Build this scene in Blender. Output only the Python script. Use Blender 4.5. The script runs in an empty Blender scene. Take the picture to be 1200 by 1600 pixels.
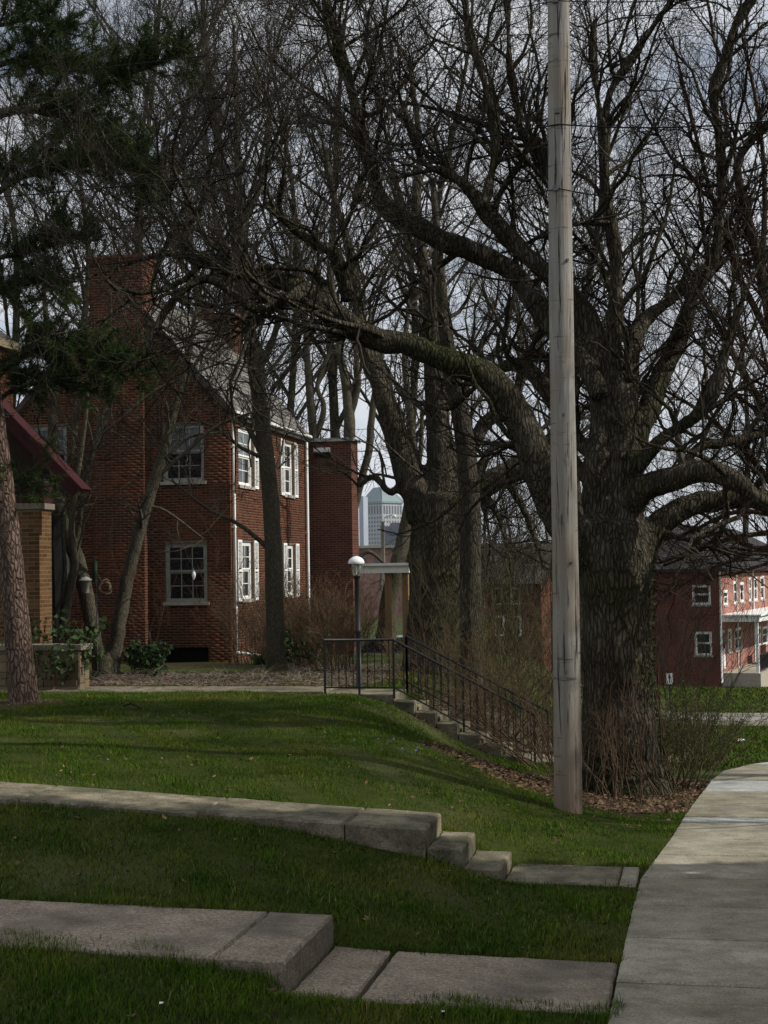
import bpy, bmesh, math, random
import numpy as np
from mathutils import Vector, Matrix

rng = np.random.default_rng(11)
random.seed(5)
S = bpy.context.scene
COL = S.collection

# ------------------------------------------------------------------ camera
F = 2400.0; TH = math.radians(11.4); PITCH = math.atan(90 / 2400); ROLL = math.radians(0.9); EYE = 2.1
_f0 = np.array([-math.sin(TH), math.cos(TH), 0]); _r0 = np.array([math.cos(TH), math.sin(TH), 0]); _z = np.array([0, 0, 1.0])
FWD = _f0 * math.cos(PITCH) + _z * math.sin(PITCH)
_u0 = -_f0 * math.sin(PITCH) + _z * math.cos(PITCH)
CR = _r0 * math.cos(ROLL) - _u0 * math.sin(ROLL)
CU = _r0 * math.sin(ROLL) + _u0 * math.cos(ROLL)
CAM = np.array([0, 0, EYE])
cd = bpy.data.cameras.new('camera'); cam = bpy.data.objects.new('camera', cd); COL.objects.link(cam)
cd.sensor_fit = 'HORIZONTAL'; cd.sensor_width = 36; cd.lens = F / 1200 * 36
cd.clip_start = 0.1; cd.clip_end = 9000
M = Matrix.Identity(4)
for i in range(3):
    M[i][0] = CR[i]; M[i][1] = CU[i]; M[i][2] = -FWD[i]; M[i][3] = CAM[i]
cam.matrix_world = M
S.camera = cam

# ------------------------------------------------------------------ world, sun, exposure
SUN_EL = math.radians(40); SUN_AZ = math.radians(2.0)      # azimuth measured from world +X
sdir = Vector((math.cos(SUN_EL) * math.cos(SUN_AZ), math.cos(SUN_EL) * math.sin(SUN_AZ), math.sin(SUN_EL)))
W = bpy.data.worlds.new('World'); S.world = W; W.use_nodes = True
nt = W.node_tree; N = nt.nodes; L = nt.links
for n in list(N): N.remove(n)
out = N.new('ShaderNodeOutputWorld'); bg = N.new('ShaderNodeBackground'); L.new(bg.outputs[0], out.inputs[0])
sky = N.new('ShaderNodeTexSky'); sky.sky_type = 'NISHITA'; sky.sun_disc = False
sky.sun_elevation = SUN_EL; sky.sun_rotation = math.radians(90) - SUN_AZ
sky.air_density = 1.0; sky.dust_density = 1.0; sky.ozone_density = 1.0
tc = N.new('ShaderNodeTexCoord'); mp = N.new('ShaderNodeMapping'); mp.inputs['Scale'].default_value = (1.6, 1.6, 4.5)
L.new(tc.outputs['Generated'], mp.inputs[0])
nz = N.new('ShaderNodeTexNoise'); nz.inputs['Scale'].default_value = 2.6; nz.inputs['Detail'].default_value = 7; nz.inputs['Roughness'].default_value = 0.58
L.new(mp.outputs[0], nz.inputs['Vector'])
rp = N.new('ShaderNodeValToRGB'); rp.color_ramp.elements[0].position = 0.24; rp.color_ramp.elements[1].position = 0.50
L.new(nz.outputs['Fac'], rp.inputs[0])
nz2 = N.new('ShaderNodeTexNoise'); nz2.inputs['Scale'].default_value = 5.0; nz2.inputs['Detail'].default_value = 5
L.new(mp.outputs[0], nz2.inputs['Vector'])
cl = N.new('ShaderNodeMix'); cl.data_type = 'RGBA'; cl.inputs[6].default_value = (7.1, 7.8, 9.0, 1); cl.inputs[7].default_value = (10.0, 10.1, 10.3, 1)
L.new(nz2.outputs['Fac'], cl.inputs[0])
mx = N.new('ShaderNodeMix'); mx.data_type = 'RGBA'
L.new(rp.outputs[0], mx.inputs[0]); L.new(sky.outputs[0], mx.inputs[6]); L.new(cl.outputs[2], mx.inputs[7])
L.new(mx.outputs[2], bg.inputs['Color']); bg.inputs['Strength'].default_value = 0.10
sl = bpy.data.lights.new('sun', 'SUN'); sl.energy = 5.0; sl.angle = math.radians(0.6); sl.color = (1.0, 0.95, 0.87)
so = bpy.data.objects.new('sun', sl); COL.objects.link(so)
so.rotation_euler = (-sdir).to_track_quat('-Z', 'Y').to_euler(); so.location = (30, 0, 40)
vs = S.view_settings
S.display_settings.display_device = 'sRGB'
vs.view_transform = 'Standard'; vs.look = 'None'; vs.gamma = 1.0; vs.exposure = -0.25; vs.use_curve_mapping = False
S.render.engine = 'CYCLES'
S.cycles.use_denoising = True; S.cycles.denoiser = 'OPENIMAGEDENOISE'; S.cycles.denoising_prefilter = 'NONE'
S.cycles.max_bounces = 6; S.cycles.diffuse_bounces = 3; S.cycles.glossy_bounces = 2; S.cycles.transmission_bounces = 4
S.cycles.volume_bounces = 0; S.cycles.transparent_max_bounces = 8
S.cycles.sample_clamp_indirect = 4

# ------------------------------------------------------------------ pixel -> place helpers
def ray(px, py):
    return FWD + CR * ((px - 600) / F) - CU * ((py - 800) / F)
def P(px, py, D):
    return CAM + ray(px, py) * D
def lerp(a, b, t): return a + (b - a) * t
def sstep(t):
    t = np.clip(t, 0, 1); return t * t * (3 - 2 * t)
_YS = np.array([-40, 0, 22, 26, 45, 50, 78, 120, 400, 4000.]); _ZS = np.array([1.3, 0, -0.79, -1.0, -2.52, -2.72, -3.95, -4.6, -9, -12.])
def zs(Y): return np.interp(Y, _YS, _ZS)
def edge(Y): return np.interp(Y, [0, 12.6, 15.2, 17.2, 21.5, 22.8, 24, 25.2, 27], [-.5, -.5, -.28, -.15, .22, .55, 1.2, 2.2, 4.4])
_YL = np.array([-40, 0, 9, 13, 20, 25, 36, 44, 52, 78, 120, 400, 4000.]); _ZL = np.array([.1, -.1, -.12, .0, .16, .16, -.12, -.35, -2.6, -3.95, -4.6, -9, -12.])
def ground(X, Y):
    X = np.asarray(X, float); Y = np.asarray(Y, float)
    s = zs(Y)
    l = np.interp(Y, _YL, _ZL) + np.interp(Y, [6, 9, 13, 20, 25, 36], [.02, .02, .05, .014, .003, 0]) * np.clip(-X - 2.2, 0, 6)
    w = np.interp(Y, [8, 14, 20, 22, 26, 44], [3.4, 3.6, 3.6, 2.9, 2.9, 6])
    x0 = np.interp(Y, [0, 12.6, 15, 17, 19, 22, 26, 40], [-.44, -.44, -.3, -.3, -.9, -2.5, -2.5, 0])
    t = sstep((x0 - X) / w)
    h = s + (l - s) * t
    h = np.where(X > edge(Y), s, h)
    for rx0, ry0, ry1, kx, kz in ((-2.31, 8.5, 9.6, [-2.3, -.45], [-.315, -.345]), (-2.12, 12.33, 13.2, [-2.13, -1.84, -1.52, -.45], [-.21, -.33, -.44, -.455])):
        dst = np.maximum(np.maximum(ry0 - Y, Y - ry1), 0); wgt = (1 - sstep(dst / .45)) * sstep((X - rx0 + .06) / .06) * (X < edge(Y))
        h = h + (np.interp(X, kx, kz) - h) * wgt
    h = h + .018 * np.sin(X * 1.7 + Y * .6) * np.sin(Y * 1.3 - X * .4) * t
    # the lane crosses at Y 46-49: keep it smooth
    return h
def hit(px, py, dz=0.0):
    d = ray(px, py); a, b = 4.0, None
    t = 4.0
    while t < 400:
        p = CAM + d * t
        if p[2] < float(ground(p[0], p[1])) + dz:
            b = t; break
        a = t; t *= 1.01
    if b is None: return CAM + d * 400, 400.0
    for _ in range(30):
        m = (a + b) / 2; p = CAM + d * m
        if p[2] < float(ground(p[0], p[1])) + dz: b = m
        else: a = m
    return CAM + d * b, b
def onY(px, py, Y):
    d = ray(px, py); return CAM + d * (Y / d[1])
def onX(px, py, X):
    d = ray(px, py); return CAM + d * (X / d[0])

# ------------------------------------------------------------------ object helpers
WM = {}
def tag(o, label=None, cat=None, group=None, kind=None):
    if label: o['label'] = label
    if cat: o['category'] = cat
    if group: o['group'] = group
    if kind: o['kind'] = kind
    return o
def adopt(o, parent):
    if parent is not None:
        o.parent = parent
        o.matrix_parent_inverse = WM.get(parent.name, Matrix.Identity(4)).inverted()
def empty(name, loc, label=None, cat=None, group=None, kind=None):
    o = bpy.data.objects.new(name, None); COL.objects.link(o)
    o.location = Vector([float(c) for c in loc]); o.empty_display_size = .2
    WM[o.name] = Matrix.Translation(o.location)
    return tag(o, label, cat, group, kind)
def link(name, me, mat, parent=None):
    o = bpy.data.objects.new(name, me); COL.objects.link(o)
    if mat is not None and not me.materials: me.materials.append(mat)
    adopt(o, parent)
    return o
def mesh_np(name, V, Fq, mat, parent=None, smooth=False, rnd=None):
    """V (n,3); Fq (m,k) one polygon size; rnd: per-vertex float attribute"""
    V = np.ascontiguousarray(V, np.float32); Fq = np.ascontiguousarray(Fq, np.int32)
    me = bpy.data.meshes.new(name); m, k = Fq.shape
    me.vertices.add(len(V)); me.vertices.foreach_set('co', V.ravel())
    me.loops.add(m * k); me.loops.foreach_set('vertex_index', Fq.ravel())
    me.polygons.add(m); me.polygons.foreach_set('loop_start', np.arange(0, m * k, k, dtype=np.int32))
    if smooth: me.polygons.foreach_set('use_smooth', np.ones(m, bool))
    me.update(calc_edges=True)
    if rnd is not None:
        a = me.attributes.new('rnd', 'FLOAT', 'POINT'); a.data.foreach_set('value', np.ascontiguousarray(rnd, np.float32))
    return link(name, me, mat, parent)
class MB:
    def __init__(s): s.v = []; s.f = []; s.sm = []
    def add(s, V, Fc, smooth=False):
        b = len(s.v); s.v += [tuple(map(float, p)) for p in V]
        for f in Fc: s.f.append([b + i for i in f]); s.sm.append(smooth)
        return s
    def hexa(s, p):      # 8 corners: bottom 4 ccw, top 4 ccw
        return s.add(p, [(3, 2, 1, 0), (4, 5, 6, 7), (0, 1, 5, 4), (1, 2, 6, 5), (2, 3, 7, 6), (3, 0, 4, 7)])
    def box(s, a, b):
        x0, y0, z0 = a; x1, y1, z1 = b
        return s.hexa([(x0, y0, z0), (x1, y0, z0), (x1, y1, z0), (x0, y1, z0), (x0, y0, z1), (x1, y0, z1), (x1, y1, z1), (x0, y1, z1)])
    def obox(s, o, u, v, w):   # origin corner and three edge vectors
        o, u, v, w = map(np.asarray, (o, u, v, w))
        return s.hexa([o, o + u, o + u + v, o + v, o + w, o + u + w, o + u + v + w, o + v + w])
    def prism(s, poly, ext):
        n = len(poly); e = np.asarray(ext, float); A = [np.asarray(p, float) for p in poly]
        V = A + [p + e for p in A]
        return s.add(V, [tuple(range(n))[::-1], tuple(range(n, 2 * n))] + [(i, (i + 1) % n, n + (i + 1) % n, n + i) for i in range(n)])
    def tube(s, pts, rad, k=8, cap=True):
        pts = np.asarray(pts, float); n = len(pts); rad = np.broadcast_to(np.asarray(rad, float), (n,))
        V, Fc = tube_arrays(pts[None], rad[None], k)
        s.add(V, Fc.tolist(), True)
        if cap:
            b = len(s.v) - n * k
            s.f.append([b + i for i in range(k)][::-1]); s.sm.append(False)
            s.f.append([b + (n - 1) * k + i for i in range(k)]); s.sm.append(False)
        return s
    def lathe(s, c, prof, k=20):
        c = np.asarray(c, float)
        return s.tube([c + (0, 0, h) for r, h in prof], [max(r, 1e-4) for r, h in prof], k)
    def build(s, name, mat, parent=None):
        me = bpy.data.meshes.new(name); me.from_pydata(s.v, [], s.f); me.update()
        me.polygons.foreach_set('use_smooth', np.array(s.sm, bool))
        return link(name, me, mat, parent)
def tube_arrays(Pt, R, k=3):
    """Pt (N,S,3), R (N,S) -> verts, quads"""
    Nn, Sn = R.shape
    T = np.empty_like(Pt); T[:, 1:-1] = Pt[:, 2:] - Pt[:, :-2]; T[:, 0] = Pt[:, 1] - Pt[:, 0]; T[:, -1] = Pt[:, -1] - Pt[:, -2]
    T /= np.linalg.norm(T, axis=2, keepdims=True) + 1e-9
    ref = np.zeros_like(T)
    m = np.abs(T[:, :1, 2]).mean(axis=1) < .8 if Sn == 2 else np.abs(T[..., 2]).mean(axis=1) < .75
    ref[m] = (0, 0, 1); ref[~m] = (1, 0, 0)
    A = np.cross(T, ref); A /= np.linalg.norm(A, axis=2, keepdims=True) + 1e-9
    B = np.cross(T, A)
    an = np.arange(k) * 2 * np.pi / k
    V = Pt[:, :, None, :] + R[:, :, None, None] * (A[:, :, None, :] * np.cos(an)[None, None, :, None] + B[:, :, None, :] * np.sin(an)[None, None, :, None])
    idx = np.arange(Nn * Sn * k).reshape(Nn, Sn, k); nx = np.roll(idx, -1, axis=2)
    Q = np.stack([idx[:, :-1], nx[:, :-1], nx[:, 1:], idx[:, 1:]], axis=-1).reshape(-1, 4)[:, ::-1]
    return V.reshape(-1, 3), Q

# ------------------------------------------------------------------ materials
def mat(name, c1, c2=None, scale=6.0, rough=.85, bump=.0, bscale=None, stretch=(1, 1, 1), spec=.06, rnd=0.0, metal=0.0, detail=6.0, c3=None, s3=.6, bdist=.02, random_obj=False):
    m = bpy.data.materials.new(name); m.use_nodes = True
    t = m.node_tree; Nn = t.nodes; Ln = t.links
    b = Nn['Principled BSDF']; b.inputs['Roughness'].default_value = rough
    b.inputs['Specular IOR Level'].default_value = spec; b.inputs['Metallic'].default_value = metal
    col = lambda c: (c[0], c[1], c[2], 1)
    if c2 is None:
        b.inputs['Base Color'].default_value = col(c1); last = None
    co = Nn.new('ShaderNodeTexCoord'); mpg = Nn.new('ShaderNodeMapping'); mpg.inputs['Scale'].default_value = stretch
    Ln.new(co.outputs['Object'], mpg.inputs[0])
    if c2 is not None:
        n1 = Nn.new('ShaderNodeTexNoise'); n1.inputs['Scale'].default_value = scale; n1.inputs['Detail'].default_value = detail; n1.inputs['Roughness'].default_value = .62
        Ln.new(mpg.outputs[0], n1.inputs['Vector'])
        mr = Nn.new('ShaderNodeMapRange'); mr.inputs[1].default_value = .32; mr.inputs[2].default_value = .68
        Ln.new(n1.outputs['Fac'], mr.inputs[0])
        mixn = Nn.new('ShaderNodeMix'); mixn.data_type = 'RGBA'; mixn.inputs[6].default_value = col(c1); mixn.inputs[7].default_value = col(c2)
        Ln.new(mr.outputs[0], mixn.inputs[0]); last = mixn.outputs[2]
        if rnd:
            at = Nn.new('ShaderNodeAttribute'); at.attribute_name = 'rnd'
            v = at.outputs['Fac']
            if random_obj:
                oi = Nn.new('ShaderNodeObjectInfo'); ad = Nn.new('ShaderNodeMath'); ad.operation = 'ADD'; fr = Nn.new('ShaderNodeMath'); fr.operation = 'FRACT'
                Ln.new(v, ad.inputs[0]); Ln.new(oi.outputs['Random'], ad.inputs[1]); Ln.new(ad.outputs[0], fr.inputs[0]); v = fr.outputs[0]
            mm = Nn.new('ShaderNodeMapRange'); mm.inputs[3].default_value = 1 - rnd; mm.inputs[4].default_value = 1 + rnd
            Ln.new(v, mm.inputs[0])
            vm = Nn.new('ShaderNodeVectorMath'); vm.operation = 'SCALE'; Ln.new(last, vm.inputs[0]); Ln.new(mm.outputs[0], vm.inputs['Scale']); last = vm.outputs[0]
        if c3 is not None:
            n3 = Nn.new('ShaderNodeTexNoise'); n3.inputs['Scale'].default_value = s3; n3.inputs['Detail'].default_value = 4
            Ln.new(co.outputs['Object'], n3.inputs['Vector'])
            m3 = Nn.new('ShaderNodeMapRange'); m3.inputs[1].default_value = .50; m3.inputs[2].default_value = .68
            Ln.new(n3.outputs['Fac'], m3.inputs[0])
            mx3 = Nn.new('ShaderNodeMix'); mx3.data_type = 'RGBA'; mx3.inputs[7].default_value = col(c3)
            Ln.new(m3.outputs[0], mx3.inputs[0]); Ln.new(last, mx3.inputs[6]); last = mx3.outputs[2]
        Ln.new(last, b.inputs['Base Color'])
    if bump:
        n2 = Nn.new('ShaderNodeTexNoise'); n2.inputs['Scale'].default_value = bscale or scale * 2; n2.inputs['Detail'].default_value = 8; n2.inputs['Roughness'].default_value = .65
        Ln.new(mpg.outputs[0], n2.inputs['Vector'])
        bp = Nn.new('ShaderNodeBump'); bp.inputs['Strength'].default_value = bump; bp.inputs['Distance'].default_value = bdist
        Ln.new(n2.outputs['Fac'], bp.inputs['Height']); Ln.new(bp.outputs[0], b.inputs['Normal'])
    return m
def bark_mat(name, c1, c2, moss=None, furrow=9.0, bump=1.0, st=.16):
    """furrowed bark: stretched voronoi plates over noise"""
    m = mat(name, c1, c2, scale=5, rough=.95, spec=.04, c3=moss, s3=.9, stretch=(1, 1, .35))
    t = m.node_tree; Nn = t.nodes; Ln = t.links; b = Nn['Principled BSDF']
    co = Nn.new('ShaderNodeTexCoord'); mpg = Nn.new('ShaderNodeMapping'); mpg.inputs['Scale'].default_value = (1, 1, st)
    nw = Nn.new('ShaderNodeTexNoise'); nw.inputs['Scale'].default_value = 3.5; nw.inputs['Detail'].default_value = 4
    Ln.new(co.outputs['Object'], nw.inputs['Vector'])
    va = Nn.new('ShaderNodeVectorMath'); va.operation = 'MULTIPLY_ADD'; va.inputs[1].default_value = (.10, .10, .10)
    Ln.new(nw.outputs['Color'], va.inputs[0]); Ln.new(co.outputs['Object'], va.inputs[2]); Ln.new(va.outputs[0], mpg.inputs[0])
    vo = Nn.new('ShaderNodeTexVoronoi'); vo.feature = 'DISTANCE_TO_EDGE'; vo.inputs['Scale'].default_value = furrow
    Ln.new(mpg.outputs[0], vo.inputs['Vector'])
    mr = Nn.new('ShaderNodeMapRange'); mr.inputs[2].default_value = .22; Ln.new(vo.outputs['Distance'], mr.inputs[0])
    n2 = Nn.new('ShaderNodeTexNoise'); n2.inputs['Scale'].default_value = furrow * 3; n2.inputs['Detail'].default_value = 6; Ln.new(mpg.outputs[0], n2.inputs['Vector'])
    ad = Nn.new('ShaderNodeMath'); ad.operation = 'MULTIPLY_ADD'; ad.inputs[1].default_value = .6
    Ln.new(n2.outputs['Fac'], ad.inputs[0]); Ln.new(mr.outputs[0], ad.inputs[2])
    bp = Nn.new('ShaderNodeBump'); bp.inputs['Strength'].default_value = bump; bp.inputs['Distance'].default_value = .035
    Ln.new(ad.outputs[0], bp.inputs['Height']); Ln.new(bp.outputs[0], b.inputs['Normal'])
    # dark furrows: base colour scaled down along the plate edges
    src = b.inputs['Base Color'].links[0].from_socket
    mm = Nn.new('ShaderNodeMapRange'); mm.inputs[3].default_value = .58; mm.inputs[4].default_value = 1.1; Ln.new(mr.outputs[0], mm.inputs[0])
    vm = Nn.new('ShaderNodeVectorMath'); vm.operation = 'SCALE'; Ln.new(src, vm.inputs[0]); Ln.new(mm.outputs[0], vm.inputs['Scale'])
    Ln.new(vm.outputs[0], b.inputs['Base Color'])
    return m
def brick_tex(name, c1, c2, mortar, bw=.203, bh=.0677, axis='X'):
    m = mat(name, c1); t = m.node_tree; Nn = t.nodes; Ln = t.links; b = Nn['Principled BSDF']
    g = Nn.new('ShaderNodeTexCoord'); sp = Nn.new('ShaderNodeSeparateXYZ'); cb = Nn.new('ShaderNodeCombineXYZ')
    Ln.new(g.outputs['Object'], sp.inputs[0]); Ln.new(sp.outputs[axis], cb.inputs['X']); Ln.new(sp.outputs['Z'], cb.inputs['Y'])
    br = Nn.new('ShaderNodeTexBrick'); br.inputs['Scale'].default_value = 1; br.inputs['Brick Width'].default_value = bw + .01; br.inputs['Row Height'].default_value = bh
    br.inputs['Mortar Size'].default_value = .006; br.inputs['Color1'].default_value = (*c1, 1); br.inputs['Color2'].default_value = (*c2, 1); br.inputs['Mortar'].default_value = (*mortar, 1)
    Ln.new(cb.outputs[0], br.inputs['Vector'])
    n = Nn.new('ShaderNodeTexNoise'); n.inputs['Scale'].default_value = 1.2; n.inputs['Detail'].default_value = 5; Ln.new(g.outputs['Object'], n.inputs['Vector'])
    mm = Nn.new('ShaderNodeMapRange'); mm.inputs[3].default_value = .6; mm.inputs[4].default_value = 1.35; Ln.new(n.outputs['Fac'], mm.inputs[0])
    vm = Nn.new('ShaderNodeVectorMath'); vm.operation = 'SCALE'; Ln.new(br.outputs['Color'], vm.inputs[0]); Ln.new(mm.outputs[0], vm.inputs['Scale']); Ln.new(vm.outputs[0], b.inputs['Base Color'])
    bp = Nn.new('ShaderNodeBump'); bp.invert = True; bp.inputs['Distance'].default_value = .008; Ln.new(br.outputs['Fac'], bp.inputs['Height']); Ln.new(bp.outputs[0], b.inputs['Normal'])
    b.inputs['Roughness'].default_value = .9
    return m
m_soil = mat('soil', (.035, .026, .016), (.07, .052, .032), scale=9, bump=.8, bscale=30)
m_brick = mat('red_brick', (.062, .021, .011), (.110, .038, .021), scale=9, rough=.9, rnd=.36, random_obj=True, c3=(.055, .024, .018), s3=.8)
m_mortar = mat('mortar', (.14, .10, .066), (.20, .148, .10), scale=14, rough=.95)
m_ybrick = mat('yellow_brick', (.075, .040, .017), (.125, .068, .029), scale=9, rough=.9, rnd=.35, random_obj=True)
m_white = mat('white_paint', (.72, .72, .68), (.80, .80, .77), scale=5, rough=.5)
m_grayw = mat('grey_white_paint', (.22, .235, .20), (.32, .335, .295), scale=7, rough=.6)  # white paint in a darker grey for gable windows and feeder lid
m_glass = mat('window_glass', (.012, .014, .016), rough=.06, spec=.7)
m_greyglass = mat('blue_grey_glass', (.10, .115, .125), (.13, .15, .16), scale=2, rough=.12, spec=.6)  # panes in a paler blue-grey than the other glass
m_slate = mat('roof_slate', (.12, .115, .108), (.20, .19, .175), scale=5, rough=.8, rnd=.4, random_obj=True)
m_roofdark = mat('roof_felt', (.05, .048, .045), (.08, .076, .07), scale=4)
m_stone = mat('limestone', (.30, .27, .22), (.42, .38, .31), scale=8, rough=.9, bump=.3)
m_burg = mat('burgundy_paint', (.032, .010, .011), (.05, .014, .015), scale=4, rough=.5)
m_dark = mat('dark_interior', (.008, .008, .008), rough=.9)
m_iron = mat('black_iron', (.008, .008, .009), (.016, .015, .014), scale=20, rough=.55, spec=.4)
m_walk = mat('sidewalk_concrete', (.235, .215, .160), (.325, .300, .232), scale=2.6, rough=.92, bump=.45, bscale=120, rnd=.14, random_obj=True, detail=9, c3=(.20, .178, .125), s3=1.1, bdist=.006)
m_palewalk = mat('pale_concrete', (.30, .31, .295), (.37, .38, .36), scale=3, rough=.9, bump=.3, bscale=120, rnd=.05, random_obj=True)
m_path = mat('aggregate_concrete', (.17, .138, .10), (.34, .285, .22), scale=45, rough=.95, bump=.6, bscale=90, detail=3, c3=(.165, .138, .11), s3=1.4, rnd=.08, random_obj=True, bdist=.008)
m_oldpath = mat('old_concrete', (.14, .122, .082), (.25, .22, .158), scale=5, rough=.95, bump=.6, bscale=60, c3=(.10, .10, .065), s3=1.6, rnd=.1, random_obj=True)
m_asph = mat('asphalt', (.20, .20, .195), (.25, .25, .245), scale=3, rough=.9)
m_oak = bark_mat('oak_bark', (.045, .039, .027), (.125, .108, .08), moss=(.05, .052, .024), furrow=23, st=.19)
m_bark = bark_mat('grey_bark', (.048, .042, .032), (.085, .075, .057), moss=(.058, .058, .03), furrow=28, bump=.7)
m_smooth = bark_mat('smooth_bark', (.065, .057, .041), (.105, .094, .07), moss=(.066, .066, .036), furrow=24, bump=.3, st=.4)
m_pine = bark_mat('pine_bark', (.12, .082, .062), (.19, .135, .106), furrow=21, bump=1.0, st=.28)
m_twig = mat('twig', (.024, .020, .015), (.052, .044, .033), scale=2, rough=.9, rnd=.35)
m_redtwig = mat('reddish_twig', (.034, .019, .014), (.064, .034, .025), scale=2, rough=.9, rnd=.3)
m_tan = mat('tan_stem', (.10, .062, .036), (.16, .105, .062), scale=3, rough=.9, rnd=.3)
m_needle = mat('pine_needle', (.016, .032, .009), (.045, .066, .017), scale=2.2, rough=.6, rnd=.4)
m_leaf = mat('evergreen_leaf', (.02, .04, .015), (.05, .08, .03), scale=3, rough=.45, rnd=.4)
m_ivy = mat('ivy_leaf', (.022, .04, .016), (.06, .075, .03), scale=4, rough=.5, rnd=.4)
m_litter = mat('dead_leaf', (.09, .055, .032), (.20, .13, .085), scale=3, rough=.9, rnd=.5)
m_pole = mat('weathered_pole', (.16, .145, .125), (.30, .275, .24), scale=10, stretch=(1, 1, .06), rough=.95, bump=.8, bscale=26, c3=(.21, .165, .12), s3=.5, bdist=.012)
def pole_mat():
    m = bpy.data.materials.new('weathered_pole'); m.use_nodes = True; t = m.node_tree; Nn = t.nodes; Ln = t.links; b = Nn['Principled BSDF']
    b.inputs['Roughness'].default_value = .95; b.inputs['Specular IOR Level'].default_value = .15
    co = Nn.new('ShaderNodeTexCoord')
    def noise(sc, scale, det=6, lo=.35, hi=.65):
        mp_ = Nn.new('ShaderNodeMapping'); mp_.inputs['Scale'].default_value = sc; Ln.new(co.outputs['Object'], mp_.inputs[0])
        n = Nn.new('ShaderNodeTexNoise'); n.inputs['Scale'].default_value = scale; n.inputs['Detail'].default_value = det; n.inputs['Roughness'].default_value = .65; Ln.new(mp_.outputs[0], n.inputs['Vector'])
        r = Nn.new('ShaderNodeMapRange'); r.inputs[1].default_value = lo; r.inputs[2].default_value = hi; Ln.new(n.outputs['Fac'], r.inputs[0]); return r.outputs[0]
    def mix(f, a, c):
        x = Nn.new('ShaderNodeMix'); x.data_type = 'RGBA'; Ln.new(f, x.inputs[0])
        for sk, v in ((6, a), (7, c)):
            if isinstance(v, tuple): x.inputs[sk].default_value = (*v, 1)
            else: Ln.new(v, x.inputs[sk])
        return x.outputs[2]
    grain = noise((1, 1, .035), 26, 8, .30, .70); blot = noise((1, 1, .35), 2.2, 5); scar = noise((.7, .7, 5.5), 2.6, 4, .60, .68); crack = noise((1, 1, .02), 30, 4, .58, .64); warm = noise((1, 1, .5), .8, 3, .5, .62)
    c = mix(grain, (.19, .18, .16), (.42, .41, .385)); c = mix(blot, c, (.25, .23, .20)); c = mix(warm, c, (.26, .215, .17))
    sx = Nn.new('ShaderNodeSeparateXYZ'); Ln.new(co.outputs['Object'], sx.inputs[0]); zr_n = Nn.new('ShaderNodeMapRange'); zr_n.inputs[1].default_value = 1.3; zr_n.inputs[2].default_value = -.65; zr_n.inputs[3].default_value = 0; zr_n.inputs[4].default_value = .8; Ln.new(sx.outputs['Z'], zr_n.inputs[0])
    c = mix(zr_n.outputs[0], c, (.19, .125, .075)); c = mix(scar, c, (.12, .10, .08)); c = mix(crack, c, (.05, .042, .035)); Ln.new(c, b.inputs['Base Color'])
    ad = Nn.new('ShaderNodeMath'); ad.operation = 'SUBTRACT'; Ln.new(grain, ad.inputs[0]); Ln.new(crack, ad.inputs[1])
    bp = Nn.new('ShaderNodeBump'); bp.inputs['Strength'].default_value = .8; bp.inputs['Distance'].default_value = .012; Ln.new(ad.outputs[0], bp.inputs['Height']); Ln.new(bp.outputs[0], b.inputs['Normal'])
    return m
m_pole = pole_mat()
m_lampw = mat('lamp_enamel', (.75, .76, .76), rough=.3)
m_steel = mat('zinc', (.10, .10, .10), (.16, .16, .16), metal=.6, rough=.5)
m_wire = mat('cable', (.012, .012, .013), rough=.6)

def grass_mat():
    m = mat('grass_blade', (.025, .056, .004), (.066, .110, .008), scale=1.4, rough=.75, rnd=.5, spec=.05, c3=(.10, .108, .016), s3=.7)
    m.node_tree.nodes['Principled BSDF'].inputs['Subsurface Weight'].default_value = 0
    return m
m_grass = grass_mat()
# ground: grass-stained earth, soil where 'rnd' (bed mask) is 1
m_ground = mat('ground', (.020, .030, .005), (.040, .050, .010), scale=3.0, rough=.95, bump=.6, bscale=24, detail=9, c3=(.06, .066, .026), s3=.35)
_t = m_ground.node_tree; _b = _t.nodes['Principled BSDF']; _src = _b.inputs['Base Color'].links[0].from_socket
_at = _t.nodes.new('ShaderNodeAttribute'); _at.attribute_name = 'rnd'
_n = _t.nodes.new('ShaderNodeTexNoise'); _n.inputs['Scale'].default_value = 16; _n.inputs['Detail'].default_value = 6
_r = _t.nodes.new('ShaderNodeMix'); _r.data_type = 'RGBA'; _r.inputs[6].default_value = (.03, .022, .014, 1); _r.inputs[7].default_value = (.085, .06, .038, 1)
_m = _t.nodes.new('ShaderNodeMix'); _m.data_type = 'RGBA'
_t.links.new(_n.outputs['Fac'], _r.inputs[0]); _t.links.new(_at.outputs['Fac'], _m.inputs[0]); _t.links.new(_src, _m.inputs[6]); _t.links.new(_r.outputs[2], _m.inputs[7]); _t.links.new(_m.outputs[2], _b.inputs['Base Color'])

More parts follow.
